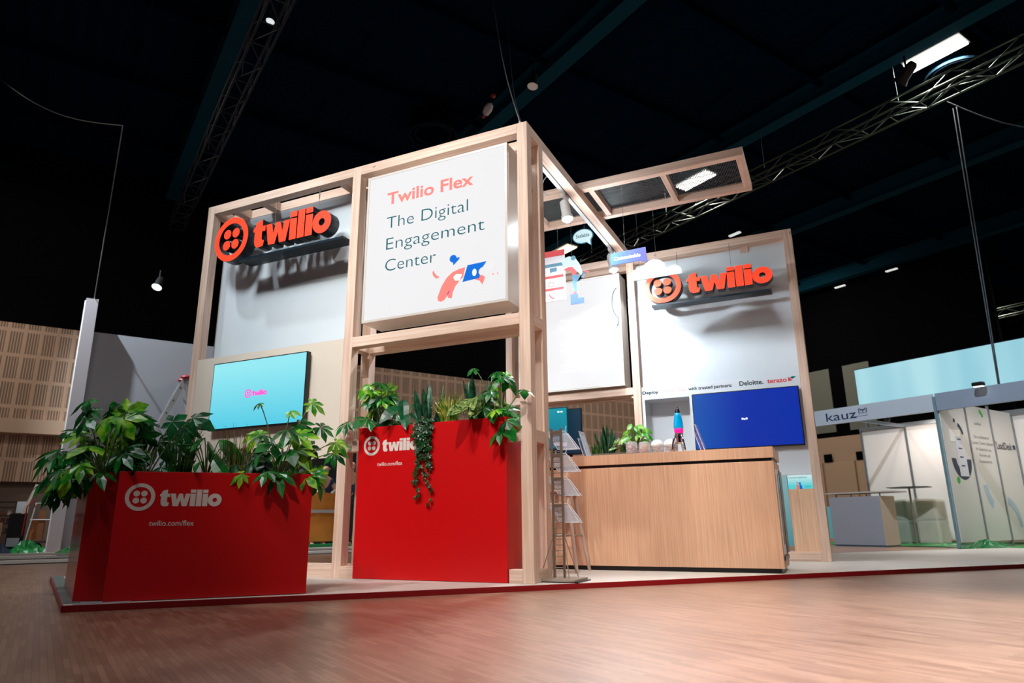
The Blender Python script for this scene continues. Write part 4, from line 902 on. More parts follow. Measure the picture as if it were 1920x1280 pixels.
def crumple(name, label, cx, cy, cz, rx_, ry_, rz_, m, seed, F=UH, cat='plastic film', n=14):
    rnd = random.Random(seed); mb = MB(); vs = []; fs = []
    for i in range(n):
        for j in range(n):
            a, b_ = i/(n-1)*2-1, j/(n-1)*2-1; h = max(0, 1-a*a)*max(0, 1-b_*b_)
            vs.append((cx+a*rx_+rnd.uniform(-.06, .06)*rx_, cy+b_*ry_+rnd.uniform(-.06, .06)*ry_, cz+h*rz_*rnd.uniform(.3, 1)))
    for i in range(n-1):
        for j in range(n-1): q = i*n+j; fs.append((q, q+n, q+n+1, q+1))
    return tag(mb.add(vs, fs).build(name, m, F=F), label, cat)
tag(MB().box(-12.45, -12.3, -3.22, -3.12, .2, .78).build('wooden_slat', mat('brown_slat', (150, 96, 60), .7), F=UH), 'brown wooden slat standing on the cart at the far left', 'slat')
tag(MB().tube([(-12.3, -3.45, .3), (-12.28, -3.44, .85), (-12.28, -3.36, .98), (-12.3, -3.3, .84)], .012, 8).build('red_hose', mat('red_rubber', (170, 30, 34), .5), F=UH), 'red hose curving up beside the black crate', 'hose')
tag(MB().box(-12.42, -12.3, -3.68, -3.48, .10, .26).build('grille', ALU, F=UH), 'small pale grille in front of the black crate', 'grille')
crumple('fabric_heap', 'dark blue cloth heap on the floor at the far left', -12.0, -3.75, FZ+.01, .25, .2, .22, mat('dark_blue_cloth', (20, 34, 60), .8), 12, cat='cloth')
crumple('green_film_heap', 'green plastic film heaped under the cart at the far left', -12.2, -3.3, FZ+.01, .4, .35, .3, GRN, 3)
crumple('green_film_heap', 'green plastic film lying beside the stacked floor planks on the left', -9.8, -2.5, FZ+.08, .5, .4, .14, GRN, 4)
BLC = mat('light_plank', (196, 186, 178), .5); DKS = mat('dark_slot', (16, 14, 14), .7)
for i, (u0, h, lb, w_) in enumerate(((-10.9, .055, 'rearmost pale floor rail strip on the left', .10), (-9.6, .05, 'middle pale floor rail strip on the left', .28), (-7.9, .05, 'front pale floor rail strip on the left', .30))):
    t = thing('floor_rail', lb, 'floor strip', (u0, -2, FZ), UH, group='pale strips lying on the floor at the left')
    MB().box(u0, u0+w_, -9, 3.6, FZ, FZ+h).build('strip', BLC, t)
    MB().box(u0+w_, u0+w_+.05, -9, 3.6, FZ, FZ+.012).build('shadow_gap', DKS, t)
# workers and the orange board seen through the lower bay
tag(MB().box(-10.62, -10.58, 1.55, 2.75, FZ+.14, 1.13).build('orange_board', mat('orange_board', (206, 128, 40), .55, var=.12, vscale=3), F=UH), 'orange brown board held upright by the workers', 'board')
tag(MB().box(-12.1, -12.0, .4, 3.4, FZ, 2.3).build('black_partition', mat('black_cloth', (8, 10, 16), .9), F=UH), 'black partition behind the two workers', 'partition')
tag(MB().box(-10.50, -10.46, .8, 3.2, .70, .765).build('metal_rail', ALU, F=UH), 'grey metal rail across the orange board', 'rail')
tag(MB().box(-10.75, -10.4, .8, 3.2, FZ, FZ+.09).build('green_strip', mat('green_strip', (10, 130, 70), .5), F=UH), 'green strip along the foot of the orange board', 'strip')
def person(base, name, label, pose, shirt, seed=0, hair=True):
    """one skinned body: joints as vertices, radius per joint"""
    t = thing(name, label, 'person', base, UH)
    bx_, by_, bz_ = base
    J = pose; names = list(J)
    E = [('pelvis', 'waist'), ('waist', 'chest'), ('chest', 'neck'), ('chest', 'shL'), ('shL', 'elL'), ('elL', 'wrL'), ('chest', 'shR'), ('shR', 'elR'), ('elR', 'wrR'),
         ('pelvis', 'hipL'), ('hipL', 'knL'), ('knL', 'anL'), ('anL', 'toL'), ('pelvis', 'hipR'), ('hipR', 'knR'), ('knR', 'anR'), ('anR', 'toR'), ('neck', 'head0'), ('head0', 'head1')]
    def skin(nm, edges, rad, m, grow=0):
        vs = []; idx = {}
        for e in edges:
            for q in e:
                if q not in idx: idx[q] = len(vs); vs.append(Vector(J[q]))
        me = bpy.data.meshes.new(nm); me.from_pydata(vs, [(idx[a], idx[b_]) for a, b_ in edges], []); me.materials.append(m)
        o = bpy.data.objects.new(nm, me); C.objects.link(o); o.parent = t
        o.modifiers.new('skin', 'SKIN'); 
        for q, i in idx.items():
            r = rad[q]+grow; me.skin_vertices[0].data[i].radius = (r, r) if not isinstance(rad[q], tuple) else rad[q]
        me.skin_vertices[0].data[0].use_root = True
        s_ = o.modifiers.new('sub', 'SUBSURF'); s_.levels = 2; s_.render_levels = 2
        return o
    rad = dict(pelvis=.15, waist=.135, chest=.15, neck=.055, shL=.065, elL=.045, wrL=.032, shR=.065, elR=.045, wrR=.032, hipL=.09, knL=.065, anL=.045, toL=.04, hipR=.09, knR=.065, anR=.045, toR=.04, head0=.08, head1=.075)
    skn = mat('skin', (196, 148, 124), .5)
    skin('body', E, rad, skn)
    skin('shirt', [e for e in E if e[0] in ('pelvis', 'waist', 'chest') and e[1] in ('waist', 'chest', 'shL', 'shR')] + [('shL', 'slL'), ('shR', 'slR')], dict(rad, slL=.055, slR=.055), shirt, .014)
    skin('trousers', [('pelvis', 'hipL'), ('hipL', 'knL'), ('knL', 'anL'), ('pelvis', 'hipR'), ('hipR', 'knR'), ('knR', 'anR')], rad, mat('dark_trousers', (24, 26, 32), .8), .016)
    for sd in 'LR':
        # gloved hand: palm and five curled fingers closing over the board's edge
        w0 = Vector(J['wr'+sd]); d = (w0-Vector(J['el'+sd])).normalized(); mb = MB(); side = Vector((0, 1, 0)); pc = w0+d*.05
        mb.tube([w0-d*.01, pc, w0+d*.095], [.034, .045, .04], 10)
        for f in range(4):
            o2 = w0+d*.085+side*(-.036+.024*f); ln = (.026, .031, .029, .022)[f]
            mb.tube([o2, o2+d*ln, o2+d*ln*1.5+Vector((-.015, 0, -.018)), o2+d*ln*1.5+Vector((-.03, 0, -.04))], [.012, .011, .010, .008], 7)
        th0 = w0+d*.03+side*(.04 if sd == 'L' else -.04); mb.tube([th0, th0+side*(.022 if sd == 'L' else -.022)+d*.02, th0+side*(.03 if sd == 'L' else -.03)+d*.05], [.014, .012, .009], 7)
        mb.build('glove', mat('grey_glove', (150, 150, 148), .8), t, smooth=True)
    h0 = Vector(J['head0']); h1 = Vector(J['head1']); ax = (h1-h0).normalized(); mb = MB(); c = (h0+h1)/2; f_ = Vector(J['face']).normalized()
    mb.lathe([(.0001, -.03), (.016, -.01), (.012, .012), (.0001, .02)], c+f_*.10+Vector((0, 0, -.01)), 10, ax).build('nose', skn, t, smooth=True)
    for s_ in (-1, 1):
        side = f_.cross(ax).normalized(); MB().lathe([(.0001, -.006), (.011, -.002), (.011, .002), (.0001, .006)], c+f_*.083+side*.033*s_+ax*.02, 8, f_).build('eye', BLACKM, t)
        MB().lathe([(.0001, -.03), (.016, 0), (.0001, .03)], c+side*.086*s_, 8, ax).build('ear', skn, t, smooth=True)
    MB().bar(c+f_*.088-ax*.05-side*.022, c+f_*.088-ax*.05+side*.022, .006, .008).build('mouth', mat('lip', (140, 80, 76), .6), t)
    return t
# first worker: bald, bent over the board, both gloved hands on its upper edge (hall axes: +u is towards the camera)
u0, k0 = -10.95, 2.03
P1 = dict(pelvis=(u0-.22, k0, .98), waist=(u0-.18, k0, 1.14), chest=(u0-.08, k0, 1.36), neck=(u0+.02, k0, 1.52), head0=(u0+.08, k0, 1.62), head1=(u0+.13, k0, 1.74), face=(.8, -.1, -.5),
          shL=(u0-.06, k0+.19, 1.42), slL=(u0-.03, k0+.24, 1.30), elL=(u0+.0, k0+.29, 1.20), wrL=(u0+.25, k0+.15, 1.15), shR=(u0-.06, k0-.19, 1.42), slR=(u0-.03, k0-.24, 1.30), elR=(u0+.0, k0-.30, 1.20), wrR=(u0+.25, k0-.15, 1.15),
          hipL=(u0-.22, k0+.10, .93), knL=(u0-.15, k0+.12, .48), anL=(u0-.22, k0+.12, .05), toL=(u0-.06, k0+.13, .0), hipR=(u0-.22, k0-.10, .93), knR=(u0-.15, k0-.12, .48), anR=(u0-.22, k0-.12, .05), toR=(u0-.06, k0-.13, .0))
def loc(P, base): return {k_: (Vector(v)-Vector(base) if k_ != 'face' else Vector(v)) for k_, v in P.items()}
def person_at(P, base, *a):
    # joints are given in hall coordinates; the skinned parts sit in the Empty's own coordinates
    t_rel = {k_: tuple(Vector(v)-Vector(base)) if k_ != 'face' else v for k_, v in P.items()}
    REGF = (UH, Vector((0, 0, 0)))
    t = person(base, 'person', a[0], t_rel, a[1])
    return t
# ------------------------------------------------------------------ (people are added after the booths)
BSH = mat('navy_t_shirt', (22, 48, 80), .8, var=.15, vscale=8)
_thing = thing
def thing(name, label, cat, o=(0, 0, 0), F=UB, group=None, kind=None):
    e = _thing(name, label, cat, o, F, group, kind)
    if cat == 'person': REG[e.name] = (F, Vector((0, 0, 0)))
    return e
person_at(P1, (u0, k0, FZ), 'bald worker in a navy t-shirt bending over the orange board', BSH)
u1, k1 = -10.30, 2.48
P2 = {k_: ((v[0]+.62, v[1]+.38, v[2]+(.06 if k_ not in ('anL', 'anR', 'toL', 'toR') else 0)) if k_ != 'face' else v) for k_, v in P1.items()}
P2.update(wrL=(u1+.02, k1+.30, .95), elL=(u1-.02, k1+.30, 1.22), wrR=(u1+.10, k1-.24, 1.0), elR=(u1-.02, k1-.26, 1.22))
person_at(P2, (u1, k1, FZ), 'worker in a dark blue t-shirt standing mostly behind the middle post', mat('dark_blue_t_shirt', (20, 56, 92), .8))
# ------------------------------------------------------------------ booths on the right
WPAN = mat('white_booth_panel', (214, 208, 206), .5); FAS = mat('blue_grey_fascia', (186, 198, 214), .5); POSTM = mat('booth_aluminium', (140, 146, 152), .35, metal=.7)
BK = thing('exhibition_booth', 'white panel booth with dark letters and an owl on its fascia', 'booth', (-2.3, 9.45, FZ), UH)
for i, x in enumerate((-4.12, -3.12, -2.12)): MB().box(x+.02, x+.98, 12.40, 12.43, FZ+.06, 2.44).build('back_panel', WPAN, BK)
for x in (-4.14, -3.14, -2.14, -1.14): MB().box(x, x+.04, 12.37, 12.41, FZ, 2.5).build('post', POSTM, BK)
for y in (9.45, 10.43, 11.41): MB().box(-1.135, -1.115, y+.03, y+.95, FZ+.06, 2.44).build('side_panel', WPAN, BK)
MB().box(-1.15, -1.105, 9.42, 9.465, FZ, 2.5).build('post', mat('bright_post', (150, 190, 206), .3, metal=.6), BK)
MB().box(-4.14, -4.10, 9.42, 9.46, 2.26, 2.5).build('post', POSTM, BK)
MB().box(-4.14, -1.13, 9.43, 9.45, 2.25, 2.55).build('fascia', FAS, BK)
MB().box(-4.14, -1.14, 12.36, 12.40, 2.42, 2.5).box(-4.14, -1.14, 9.46, 9.50, 2.25, 2.31).box(-3.16, -3.12, 9.5, 12.36, 2.40, 2.47).build('rail', POSTM, BK)
KM = plane((-3.15, 9.428, 2.315), (1, 0, 0))
text('kauz', .235, KM, 'booth_name', INK, BK, bold=.001, fit=.62)
OW = plane((-2.40, 9.428, 2.42), (1, 0, 0))
ow = MB().ring(-.034, .0, .034, .025, OW, .001, 20).ring(.034, .0, .034, .025, OW, .001, 20)
ow.prism([(-.085, .055), (-.065, .062), (0, .035), (.065, .062), (.085, .055), (.0, .02)], OW, .001).prism([(-.01, -.035), (0, -.05), (.01, -.035)][::-1], OW, .001)
ow.prism([(-.085, -.06), (-.078, -.065), (-.072, .05), (-.085, .055)], OW, .001).prism([(.072, -.06), (.08, -.065), (.085, .055), (.072, .05)], OW, .001).prism([(-.25, -.085), (.085, -.085), (.085, -.077), (-.25, -.077)], OW, .001)
ow.build('owl_mark', INK, BK)
text('conversational ai', .035, plane((-2.75, 9.428, 2.285), (1, 0, 0)), 'caption', mat('pale_caption', (150, 150, 190), .6), BK, bold=-.001)
BL = thing('exhibition_booth', 'booth at the right edge with navy arcs and slogan on its side wall', 'booth', (-1.1, 10.8, FZ), UH)
for i, y in enumerate((9.45, 10.43, 11.41)):
    MB().box(-1.105, -1.085, y+.03, y+.95, FZ+.1, 2.44).build('side_panel', WPAN, BL)
    MB().box(-1.11, -1.07, y+.955, y+.995, FZ, 2.5).build('post', POSTM, BL)
MB().box(-1.07, 2.0, 12.42, 12.44, FZ+.06, 2.44).build('back_panel', WPAN, BL)
MB().box(-1.1, 2.0, 9.43, 9.45, 2.25, 2.55).build('fascia', mat('slate_fascia', (136, 150, 172), .5), BL)
MB().box(-1.08, 2.0, 12.38, 12.42, 2.40, 2.5).box(-1.08, 2.0, 9.46, 9.5, 2.25, 2.30).build('rail', POSTM, BL)
LPn = lambda k, z: plane((-1.083, k, z), (0, 1, 0))
text('LeadDesk', .19, LPn(11.50, 1.70), 'booth_name', mat('black_lettering', (24, 30, 40), .6), BL, bold=.003, fit=.66)
MB().prism([(-.1, .0), (-.05, -.02), (-.03, .07), (-.08, .12)], LPn(11.50, 1.78), .001).prism([(-.03, -.02), (.0, .06), (-.04, .13), (-.02, .05)][::1], LPn(11.48, 1.76), .001).build('brand_mark', bpy.data.materials['black_lettering'], BL)
for i, s_ in enumerate(('Die cloudbasierte', 'Contact Center Software', 'für Superstars aus', 'Vertrieb und', 'Kundenservice')):
    text(s_, .085, LPn(10.92, 1.85-.11*i), 'slogan', GREYPR, BL, bold=-.0005, align='CENTER')
text('LeadDesk', .07, LPn(10.72, 2.10), 'caption', GREYPR, BL)
def arcband(cx, cz, R, r, a0, a1, k, n=16):
    return [(cx+R*math.cos(math.radians(a0+(a1-a0)*i/n)), cz+R*math.sin(math.radians(a0+(a1-a0)*i/n))) for i in range(n+1)] + [(cx+r*math.cos(math.radians(a1-(a1-a0)*i/n)), cz+r*math.sin(math.radians(a1-(a1-a0)*i/n))) for i in range(n+1)]
def strip(a0, a1, cx, cz, R, r, nm, m):
    n = 16; mb = MB(); M = LPn(0, 0)
    for i in range(n):
        b0 = math.radians(a0+(a1-a0)*i/n); b1 = math.radians(a0+(a1-a0)*(i+1)/n)
        mb.prism([(cx+r*math.cos(b0), cz+r*math.sin(b0)), (cx+R*math.cos(b0), cz+R*math.sin(b0)), (cx+R*math.cos(b1), cz+R*math.sin(b1)), (cx+r*math.cos(b1), cz+r*math.sin(b1))], M, .001)
    mb.build(nm, m, BL)
NVP = mat('navy_shape', (34, 44, 74), .6); PBL = mat('pale_blue_shape', (170, 186, 204), .6); GRP = mat('green_shape', (70, 170, 60), .6)
strip(180, 360, 9.98, 1.45, .36, .20, 'arc_print', NVP); strip(10, 70, 9.98, 1.85, .25, .18, 'arc_print', NVP)
strip(180, 235, 11.15, 1.02, .50, .34, 'arc_print', PBL); strip(0, 80, 11.45, .28, .55, .40, 'arc_print', PBL); strip(20, 70, 10.95, 2.2, .22, .15, 'arc_print', GRP)
MB().disc(9.74, 1.08, .06, LPn(0, 0), .001).build('dot_print', GRP, BL); MB().disc(9.95, 2.12, .035, LPn(0, 0), .001).build('dot_print', NVP, BL)
MB().box(-1.084, -1.080, 9.70, 10.08, 1.74, 1.95).build('card_print', mat('white_card_print', (244, 240, 238), .5), BL)
MB().box(-1.083, -1.079, 9.85, 10.16, 1.15, 1.84).build('list_print', mat('pale_list_print', (214, 212, 224), .5), BL)
for z in (1.32, 1.47, 1.62, 1.78): MB().box(-1.082, -1.077, 9.93, 10.06, z, z+.02).build('rule_print', INK, BL)
MB().box(-1.0835, -1.078, 12.2, 12.3, 1.72, 1.80).build('dark_print', INK, BL)
for x, y, e, s_ in ((-2.6, 11.6, 17, 'k'), (0.2, 11.3, 17, 'l'), (-.2, 10.2, 9, 'l')):
    lamp('AREA', 'booth_light', (x, y, 2.42), e, (1, .88, .78), F=UH, aim=(x, y+.6, 0), size=.5)
def booth_spot(x, y, z, label):
    t = thing('arm_spotlight', label, 'spotlight', (x, y, z), UH)
    MB().tube([(x, y+.25, z-.02), (x, y, z+.03)], .012, 8).build('arm', BLACKM, t)
    MB().box(x-.09, x+.09, y-.05, y+.05, z-.02, z+.05).build('head', BLACKM, t, bevel=.02)
    MB().box(x-.07, x+.07, y-.04, y+.04, z-.026, z-.02).build('lens', mat('lit_lens', (255, 255, 240), .5, emit=(255, 250, 235), es=3), t)
booth_spot(-.35, 9.30, 2.56, 'small black arm spotlight on the slate fascia')
tag(MB().lathe([(.001, 0), (.05, .01), (.06, .05), (.03, .1), (.001, .1)], (-2.15, 9.8, 2.26), 14, (.3, -1, .2)).build('clip_spotlight', BLACKM, F=UH), 'small black spotlight inside the owl fascia booth', 'spotlight')
# turquoise light box behind the booths
TQ = thing('banner_light_box', 'long glowing turquoise light box above the booths with a blue disc', 'light box', (0, 12.7, 2.9), UH)
def tqmat():
    m = bpy.data.materials.new('turquoise_lit'); m.use_nodes = True; n = m.node_tree; b = n.nodes['Principled BSDF']
    tc = n.nodes.new('ShaderNodeTexCoord'); nz = n.nodes.new('ShaderNodeTexNoise'); mp = n.nodes.new('ShaderNodeMapping'); mp.inputs['Scale'].default_value = (1, 0, .15)
    n.links.new(tc.outputs['Object'], mp.inputs[0]); n.links.new(mp.outputs[0], nz.inputs['Vector']); nz.inputs['Scale'].default_value = .9
    r = n.nodes.new('ShaderNodeValToRGB'); r.color_ramp.elements[0].color = lin((128, 200, 220)); r.color_ramp.elements[1].color = lin((176, 230, 240)); r.color_ramp.elements[0].position = .35; r.color_ramp.elements[1].position = .65
    n.links.new(nz.outputs[0], r.inputs[0]); n.links.new(r.outputs[0], b.inputs['Emission Color']); b.inputs['Emission Strength'].default_value = .82; b.inputs['Base Color'].default_value = (.1, .12, .13, 1)
    return m
MB().box(-4.25, 3.0, 12.72, 12.74, 3.02, 3.94).build('lit_face', tqmat(), TQ)
MB().box(-4.27, 3.02, 12.745, 12.95, 3.0, 3.96).build('housing', NAVY, TQ)
MB().disc(-.12, 3.46, .38, plane((0, 12.715, 0), (1, 0, 0)), .001).build('disc_print', mat('royal_blue', (0, 90, 200), .5, emit=(0, 96, 205), es=.75), TQ)
for x in (-4.2, 2.9): MB().box(x, x+.06, 12.76, 12.82, FZ, 3.0).build('post', POSTM, TQ)
# kauz counter, table, wrapped furniture
KC = thing('reception_counter', 'white reception counter with blue grey front under the owl fascia', 'counter', (-2.85, 9.7, FZ), UH)
MB().box(-3.33, -2.34, 9.46, 9.96, FZ+.03, .86).build('body', mat('blue_grey_front', (158, 164, 178), .5), KC)
MB().box(-2.339, -2.334, 9.46, 9.96, FZ+.03, .86).build('end_panel', mat('cream_end', (216, 196, 174), .5), KC)
MB().box(-3.32, -2.35, 9.48, 9.95, FZ, FZ+.03).build('plinth', mat('blue_plinth', (110, 150, 170), .5), KC)
MB().box(-3.40, -2.10, 9.42, 9.98, .92, .945).build('worktop', mat('pale_top', (200, 190, 184), .5), KC)
for x in (-3.25, -2.95, -2.65, -2.4): MB().tube([(x, 9.6, .86), (x, 9.6, .92)], .012, 8).build('standoff', STEEL, KC)
TBL = thing('high_table', 'high table with thin dark top in the owl fascia booth', 'table', (-2.55, 11.1, FZ), UH)
MB().lathe([(.30, 0), (.42, .008), (.42, .02), (.001, .022)], (-2.5, 10.9, 1.03), 6).build('table_top', mat('dark_table_top', (48, 42, 44), .4), TBL)
MB().tube([(-2.5, 10.9, FZ), (-2.5, 10.9, 1.03)], .02, 10).build('column', STEEL, TBL)
MB().lathe([(.22, 0), (.22, .01), (.03, .02), (.001, .02)], (-2.5, 10.9, FZ), 20).build('foot', STEEL, TBL)
for i, (x, y, m_, lb) in enumerate(((-2.95, 11.35, mat('green_grey_wrapped', (120, 134, 112), .5, var=.2, vscale=8), 'stack of greenish chairs wrapped in clear film left of the table column'), (-2.42, 11.45, mat('cream_wrapped', (222, 206, 186), .5, var=.15, vscale=8), 'stack of cream cubes wrapped in clear film right of the table column'))):
    t = thing('wrapped_stack', lb, 'wrapped furniture', (x, y, FZ), UH)
    MB().box(x-.2, x+.2, y-.2, y+.2, FZ, .40).build('lower_block', m_, t, bevel=.03)
    MB().box(x-.2, x+.2, y-.2, y+.2, .41, .80).build('upper_block', m_, t, bevel=.04)
    MB().box(x-.22, x+.22, y-.22, y+.22, FZ, .84).build('film_wrap', FILM, t, bevel=.05)
for nm, a, b_, lb in (('x', (-4.6, 10.0), (-1.2, 13.2), 'green carpet film on the owl fascia booth floor'), ('y', (-1.0, 9.5), (2.5, 13), 'green carpet film on the floor of the right edge booth')):
    tag(MB().box(a[0], b_[0], a[1], b_[1], FZ, FZ+.008).build('carpet', mat('green_carpet', (40, 128, 62), .7, var=.25, vscale=4), F=UH), lb, 'carpet')
crumple('green_film_heap', 'crumpled green film at the foot of the booth corner post', -.75, 9.55, FZ+.01, .35, .25, .16, GRN, 8)
crumple('green_film_heap', 'ragged green film along the owl fascia booth floor edge', -1.9, 10.2, FZ+.01, .7, .25, .07, GRN, 9)
crumple('white_film_scrap', 'small white film scrap on the green floor behind the table', -1.75, 11.7, FZ+.01, .35, .15, .08, WHITE, 10)
tag(MB().box(-4.35, -3.75, 11.0, 11.2, FZ+.1, .72).build('blue_container', mat('cyan_container', (110, 190, 205), .4), F=UH), 'pale cyan container left of the reception counter', 'container')
# ------------------------------------------------------------------ ceiling fixtures
TUBE = mat('lit_tube', (255, 255, 255), .5, emit=(255, 253, 244), es=4)
TUBEW = mat('warm_lit_tube', (255, 255, 255), .5, emit=(252, 236, 205), es=1.6)
names_ = {(-.2, 9.77): 'large lit four tube ceiling fixture at the upper right', (-6.1, 9.77): 'lit four tube fixture seen through the mesh canopy', (-11.7, 9.77): 'lit four tube fixture behind the hanging signs',
          (-.2, 25.0): 'lit four tube fixture far right beyond the frame edge', (-6.1, 25.0): 'lit four tube fixture far back above the turquoise banner', (-11.7, 25.0): 'lit four tube fixture far back beside the rear frame post'}
for (uu, kk), lb in names_.items():
    t = thing('ceiling_light', lb, 'ceiling light', (uu, kk, 9.0), UH, group='four tube ceiling fixtures')
    near = kk < 20 and uu > -8; mt = TUBE if near else TUBEW
    MB().box(uu-.52, uu+.52, kk-.24, kk+.24, 9.03, 9.07).build('housing', mat('white_reflector', (160, 164, 160), .4), t)
    for j in range(4): MB().tube([(uu-.5, kk-.165+.11*j, 9.0), (uu+.5, kk-.165+.11*j, 9.0)], .028, 10).build('tube', mt, t)
for uu, kk, lb in ((-7.79, 13.47, 'small pale lamp right of the rear frame'), (-6.79, 20.79, 'small pale lamp far right in the dark ceiling'), (-8.8, 20.9, 'small pale lamp far back in the dark ceiling')):
    tag(MB().box(uu-.2, uu+.2, kk-.05, kk+.05, 9.0, 9.04).build('ceiling_lamp', mat('dim_lamp', (255, 255, 255), .5, emit=(226, 236, 232), es=.8), F=UH), lb, 'ceiling light')
def truss(u0, u1, k, z, label, w=.32, m=TRUSSM):
    t = thing('lighting_truss', label, 'truss', ((u0+u1)/2, k, z), UH, group='aluminium lighting trusses')
    ch = MB(); 
    for dy in (-w/2, w/2):
        for dz in (0, w): ch.tube([(u0, k+dy, z+dz), (u1, k+dy, z+dz)], .022, 8)
    ch.build('chords', m, t)
    di = MB(); n_ = int((u1-u0)/.55)
    for i in range(n_):
        a, b_ = u0+i*(u1-u0)/n_, u0+(i+1)*(u1-u0)/n_
        s_ = 1 if i % 2 else -1
        di.tube([(a, k-s_*w/2, z), (b_, k+s_*w/2, z)], .01, 6).tube([(a, k-w/2, z+(w if s_ > 0 else 0)), (b_, k-w/2, z+(0 if s_ > 0 else w))], .01, 6).tube([(a, k+w/2, z+(w if s_ > 0 else 0)), (b_, k+w/2, z+(0 if s_ > 0 else w))], .01, 6)
        di.tube([(a, k-w/2, z), (a, k+w/2, z)], .01, 6)
    di.build('lacing', m, t)
    for i in range(int((u1-u0)/3)):
        x = u0+1+i*3; MB().tube([(x, k, z+w), (x, k, 9.0)], .006, 6).build('hanger', WIRE, t)
    return t
truss(-13.8, 8, 9.35, 7.85, 'long aluminium truss running under the bright ceiling fixtures')
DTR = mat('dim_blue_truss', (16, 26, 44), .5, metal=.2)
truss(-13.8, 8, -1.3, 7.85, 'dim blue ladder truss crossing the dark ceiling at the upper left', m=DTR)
truss(-7.2, -3.8, 26.2, 7.85, 'far pale truss above the turquoise banner')
truss(-13.6, -9.6, 26.2, 7.85, 'far pale truss beside the rear frame post')
def stage_spot(u, k, z, label, lit=(255, 236, 200), es=2.5, aim=(0, -.6, -1), s=1.0):
    t = thing('stage_spotlight', label, 'spotlight', (u, k, z), UH, group='stage spotlights on the trusses')
    d = Vector(aim).normalized(); a = Vector((u, k, z))
    MB().tube([(u, k, z+.35*s), (u, k, z+.12*s)], .02*s, 8).build('yoke', BLACKM, t)
    MB().lathe([(.06*s, -.2*s), (.09*s, -.15*s), (.10*s, .1*s), (.14*s, .2*s), (.13*s, .2*s), (.09*s, .1*s)], a, 14, d).build('barrel', mat('black_spot_body', (26, 26, 28), .5), t, smooth=True)
    MB().lathe([(.12*s, .17*s), (.12*s, .18*s), (.001, .18*s)], a, 14, d).build('lens', mat('spot_lens', (255, 255, 255), .5, emit=lit, es=es), t)
for a_ in ((-13.3, 26.2, 7.5, 'lit spotlight hanging low beside the rear frame post'), (-11.25, 23.73, 8.0, 'small lit spotlight left of the far warm fixture'), (-8.5, 23.6, 8.0, 'small lit spotlight between the two far warm fixtures'), (-6.5, 23.95, 8.0, 'small lit spotlight at the left end of the right far truss')):
    stage_spot(*a_, s=1.15)
stage_spot(-13.0, -1.6, 4.9+1.2, 'bright lit spotlight above the grey partition on the left', (235, 255, 235), 4, (.5, -.3, -1), .9)
stage_spot(-.35, 8.8, 8.3, 'dark moving head lamp left of the bright ceiling fixture', (240, 255, 235), .35, (-.7, .1, -.5), 1.0)
for u_, k_, z_, lb in ((-4.15, 3.15, 8.2, 'dark moving head lamp above the corner post'), (-5.05, -1.25, 8.15, 'small white lit lamp on the left ladder truss')):
    stage_spot(u_, k_, z_, lb, (225, 235, 240), .9 if k_ < 0 else .03, (.1, -.2, -1), .8 if k_ > 0 else .55)
for u_, k_, lb in ((-7.73, 2.96, 'round dark air vent above the lit front box'), (-.2, 10.56, 'round dark air vent beside the bright ceiling fixture'), (-8.04, 10.63, 'round dark air vent behind the mesh canopy'), (-15.0, -5.0, 'round dark air vent at the left edge')):
    t = thing('air_vent', lb, 'air vent', (u_, k_, 8.9), UH, group='round air vents in the ceiling')
    VM = mat('dark_vent_steel', (2, 22, 34), .8, spec=.1)
    for R_, r_, z in ((.55, .50, 8.9), (.42, .38, 8.94), (.28, .24, 8.98)):
        mb = MB(); mb.ring(0, 0, R_, r_, Matrix.Translation((u_, k_, z)), .05, 32); mb.build('rim', VM, t)
    MB().lathe([(.52, .02), (.50, .55), (.001, .55)], (u_, k_, 8.9), 32).build('duct', mat('dark_duct', (0, 8, 16), .9, spec=0), t)
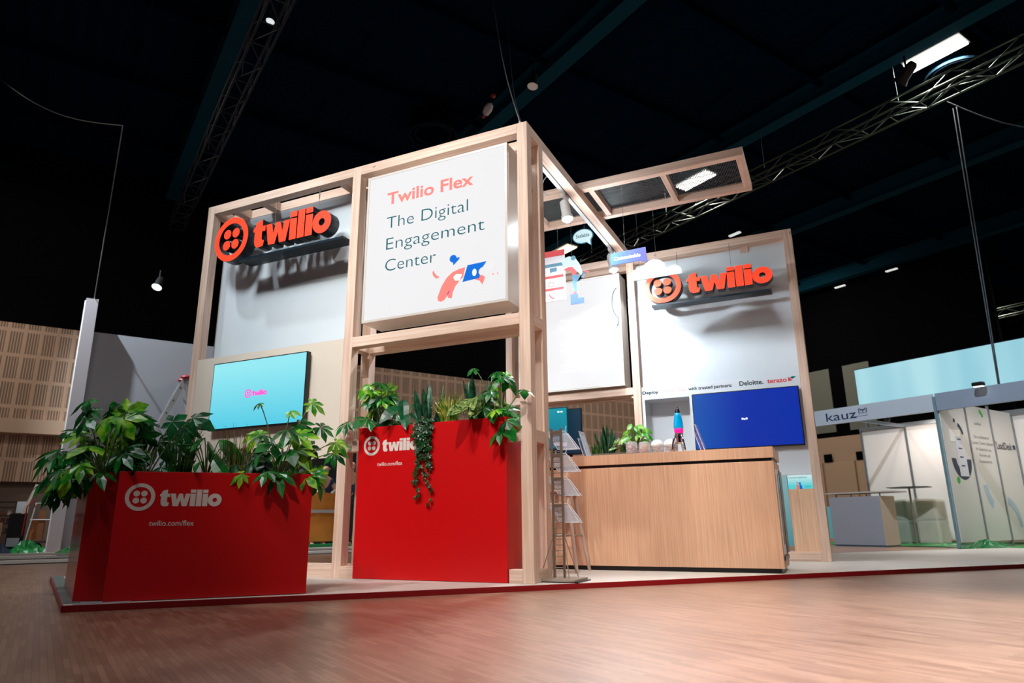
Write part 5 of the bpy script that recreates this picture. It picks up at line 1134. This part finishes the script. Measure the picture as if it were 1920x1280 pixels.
# small toy balloon figure drifted to the ceiling, kept generic
FB_ = thing('balloon', 'small white and red balloon caught under the ceiling', 'balloon', (-5.1, 2.77, 8.0), UH)
MB().lathe([(.001, -.14), (.06, -.1), (.085, 0), (.06, .1), (.001, .14)], (-5.1, 2.77, 8.0), 14, (.5, .2, .7)).build('body', mat('white_foil', (190, 180, 176), .4), FB_, smooth=True)
MB().lathe([(.001, -.05), (.045, -.02), (.045, .02), (.001, .05)], (-4.96, 2.80, 8.22), 12).build('red_end', mat('red_foil', (170, 30, 34), .4), FB_, smooth=True)
MB().lathe([(.001, -.04), (.035, 0), (.001, .04)], (-5.18, 2.72, 7.86), 12).build('red_end', bpy.data.materials['red_foil'], FB_, smooth=True)
# ------------------------------------------------------------------ hanging cables
def HW(u_, k_, z): v = fmat(UH) @ Vector((u_, k_, z)); return v
CBM = mat('grey_hanging_cable', (120, 122, 120), .6); CBD = mat('dark_hanging_cable', (34, 44, 56), .6)
a = Vector((-.08, .03, 4.03)); b_ = HW(-3.65, 1.97, 9.0)
def sagline(a, b, sag, n=12): return [a.lerp(b, i/n)+Vector((0, 0, -sag*math.sin(PI*i/n))) for i in range(n+1)]
tag(MB().tube(sagline(a, b_, .25), .006, 6).build('support_cable', CBM), 'pale cable rising from the corner post to the ceiling', 'cable')
tag(MB().tube(sagline(a+Vector((.01, .01, 0)), b_+Vector((.2, .1, 0)), .5), .004, 6).build('support_cable', CBD), 'darker cable beside the pale one above the corner post', 'cable')
st = HW(-11.7, -2.88, 5.07); kn = HW(-7.6, -2.94, 7.0); fa = HW(-10.75, -5.03, 9.0)
tag(MB().tube(sagline(st, kn, .05), .008, 6).build('support_cable', CBM), 'pale cable rising from the white partition panel', 'cable')
tag(MB().tube(sagline(kn, fa, .25), .008, 6).build('support_cable', CBM), 'pale cable sagging from the left edge of the picture', 'cable')
for i, (dx, lb) in enumerate(((0, 'dark cable hanging from the long truss to the slate fascia'), (.06, 'second dark cable hanging beside it to the slate fascia'))):
    tag(MB().tube(sagline(HW(-.14+dx, 9.92, 7.85), HW(-.14+dx*.3, 9.5, 2.56), -.0, 12), .010, 6).build('hanging_cable', CBD), lb, 'cable')
tag(MB().tube(sagline(HW(-.1, 9.6, 7.85), HW(2.8, 10.0, 7.2), .9), .010, 6).build('hanging_cable', CBD), 'dark cable sagging from the long truss to the right edge', 'cable')
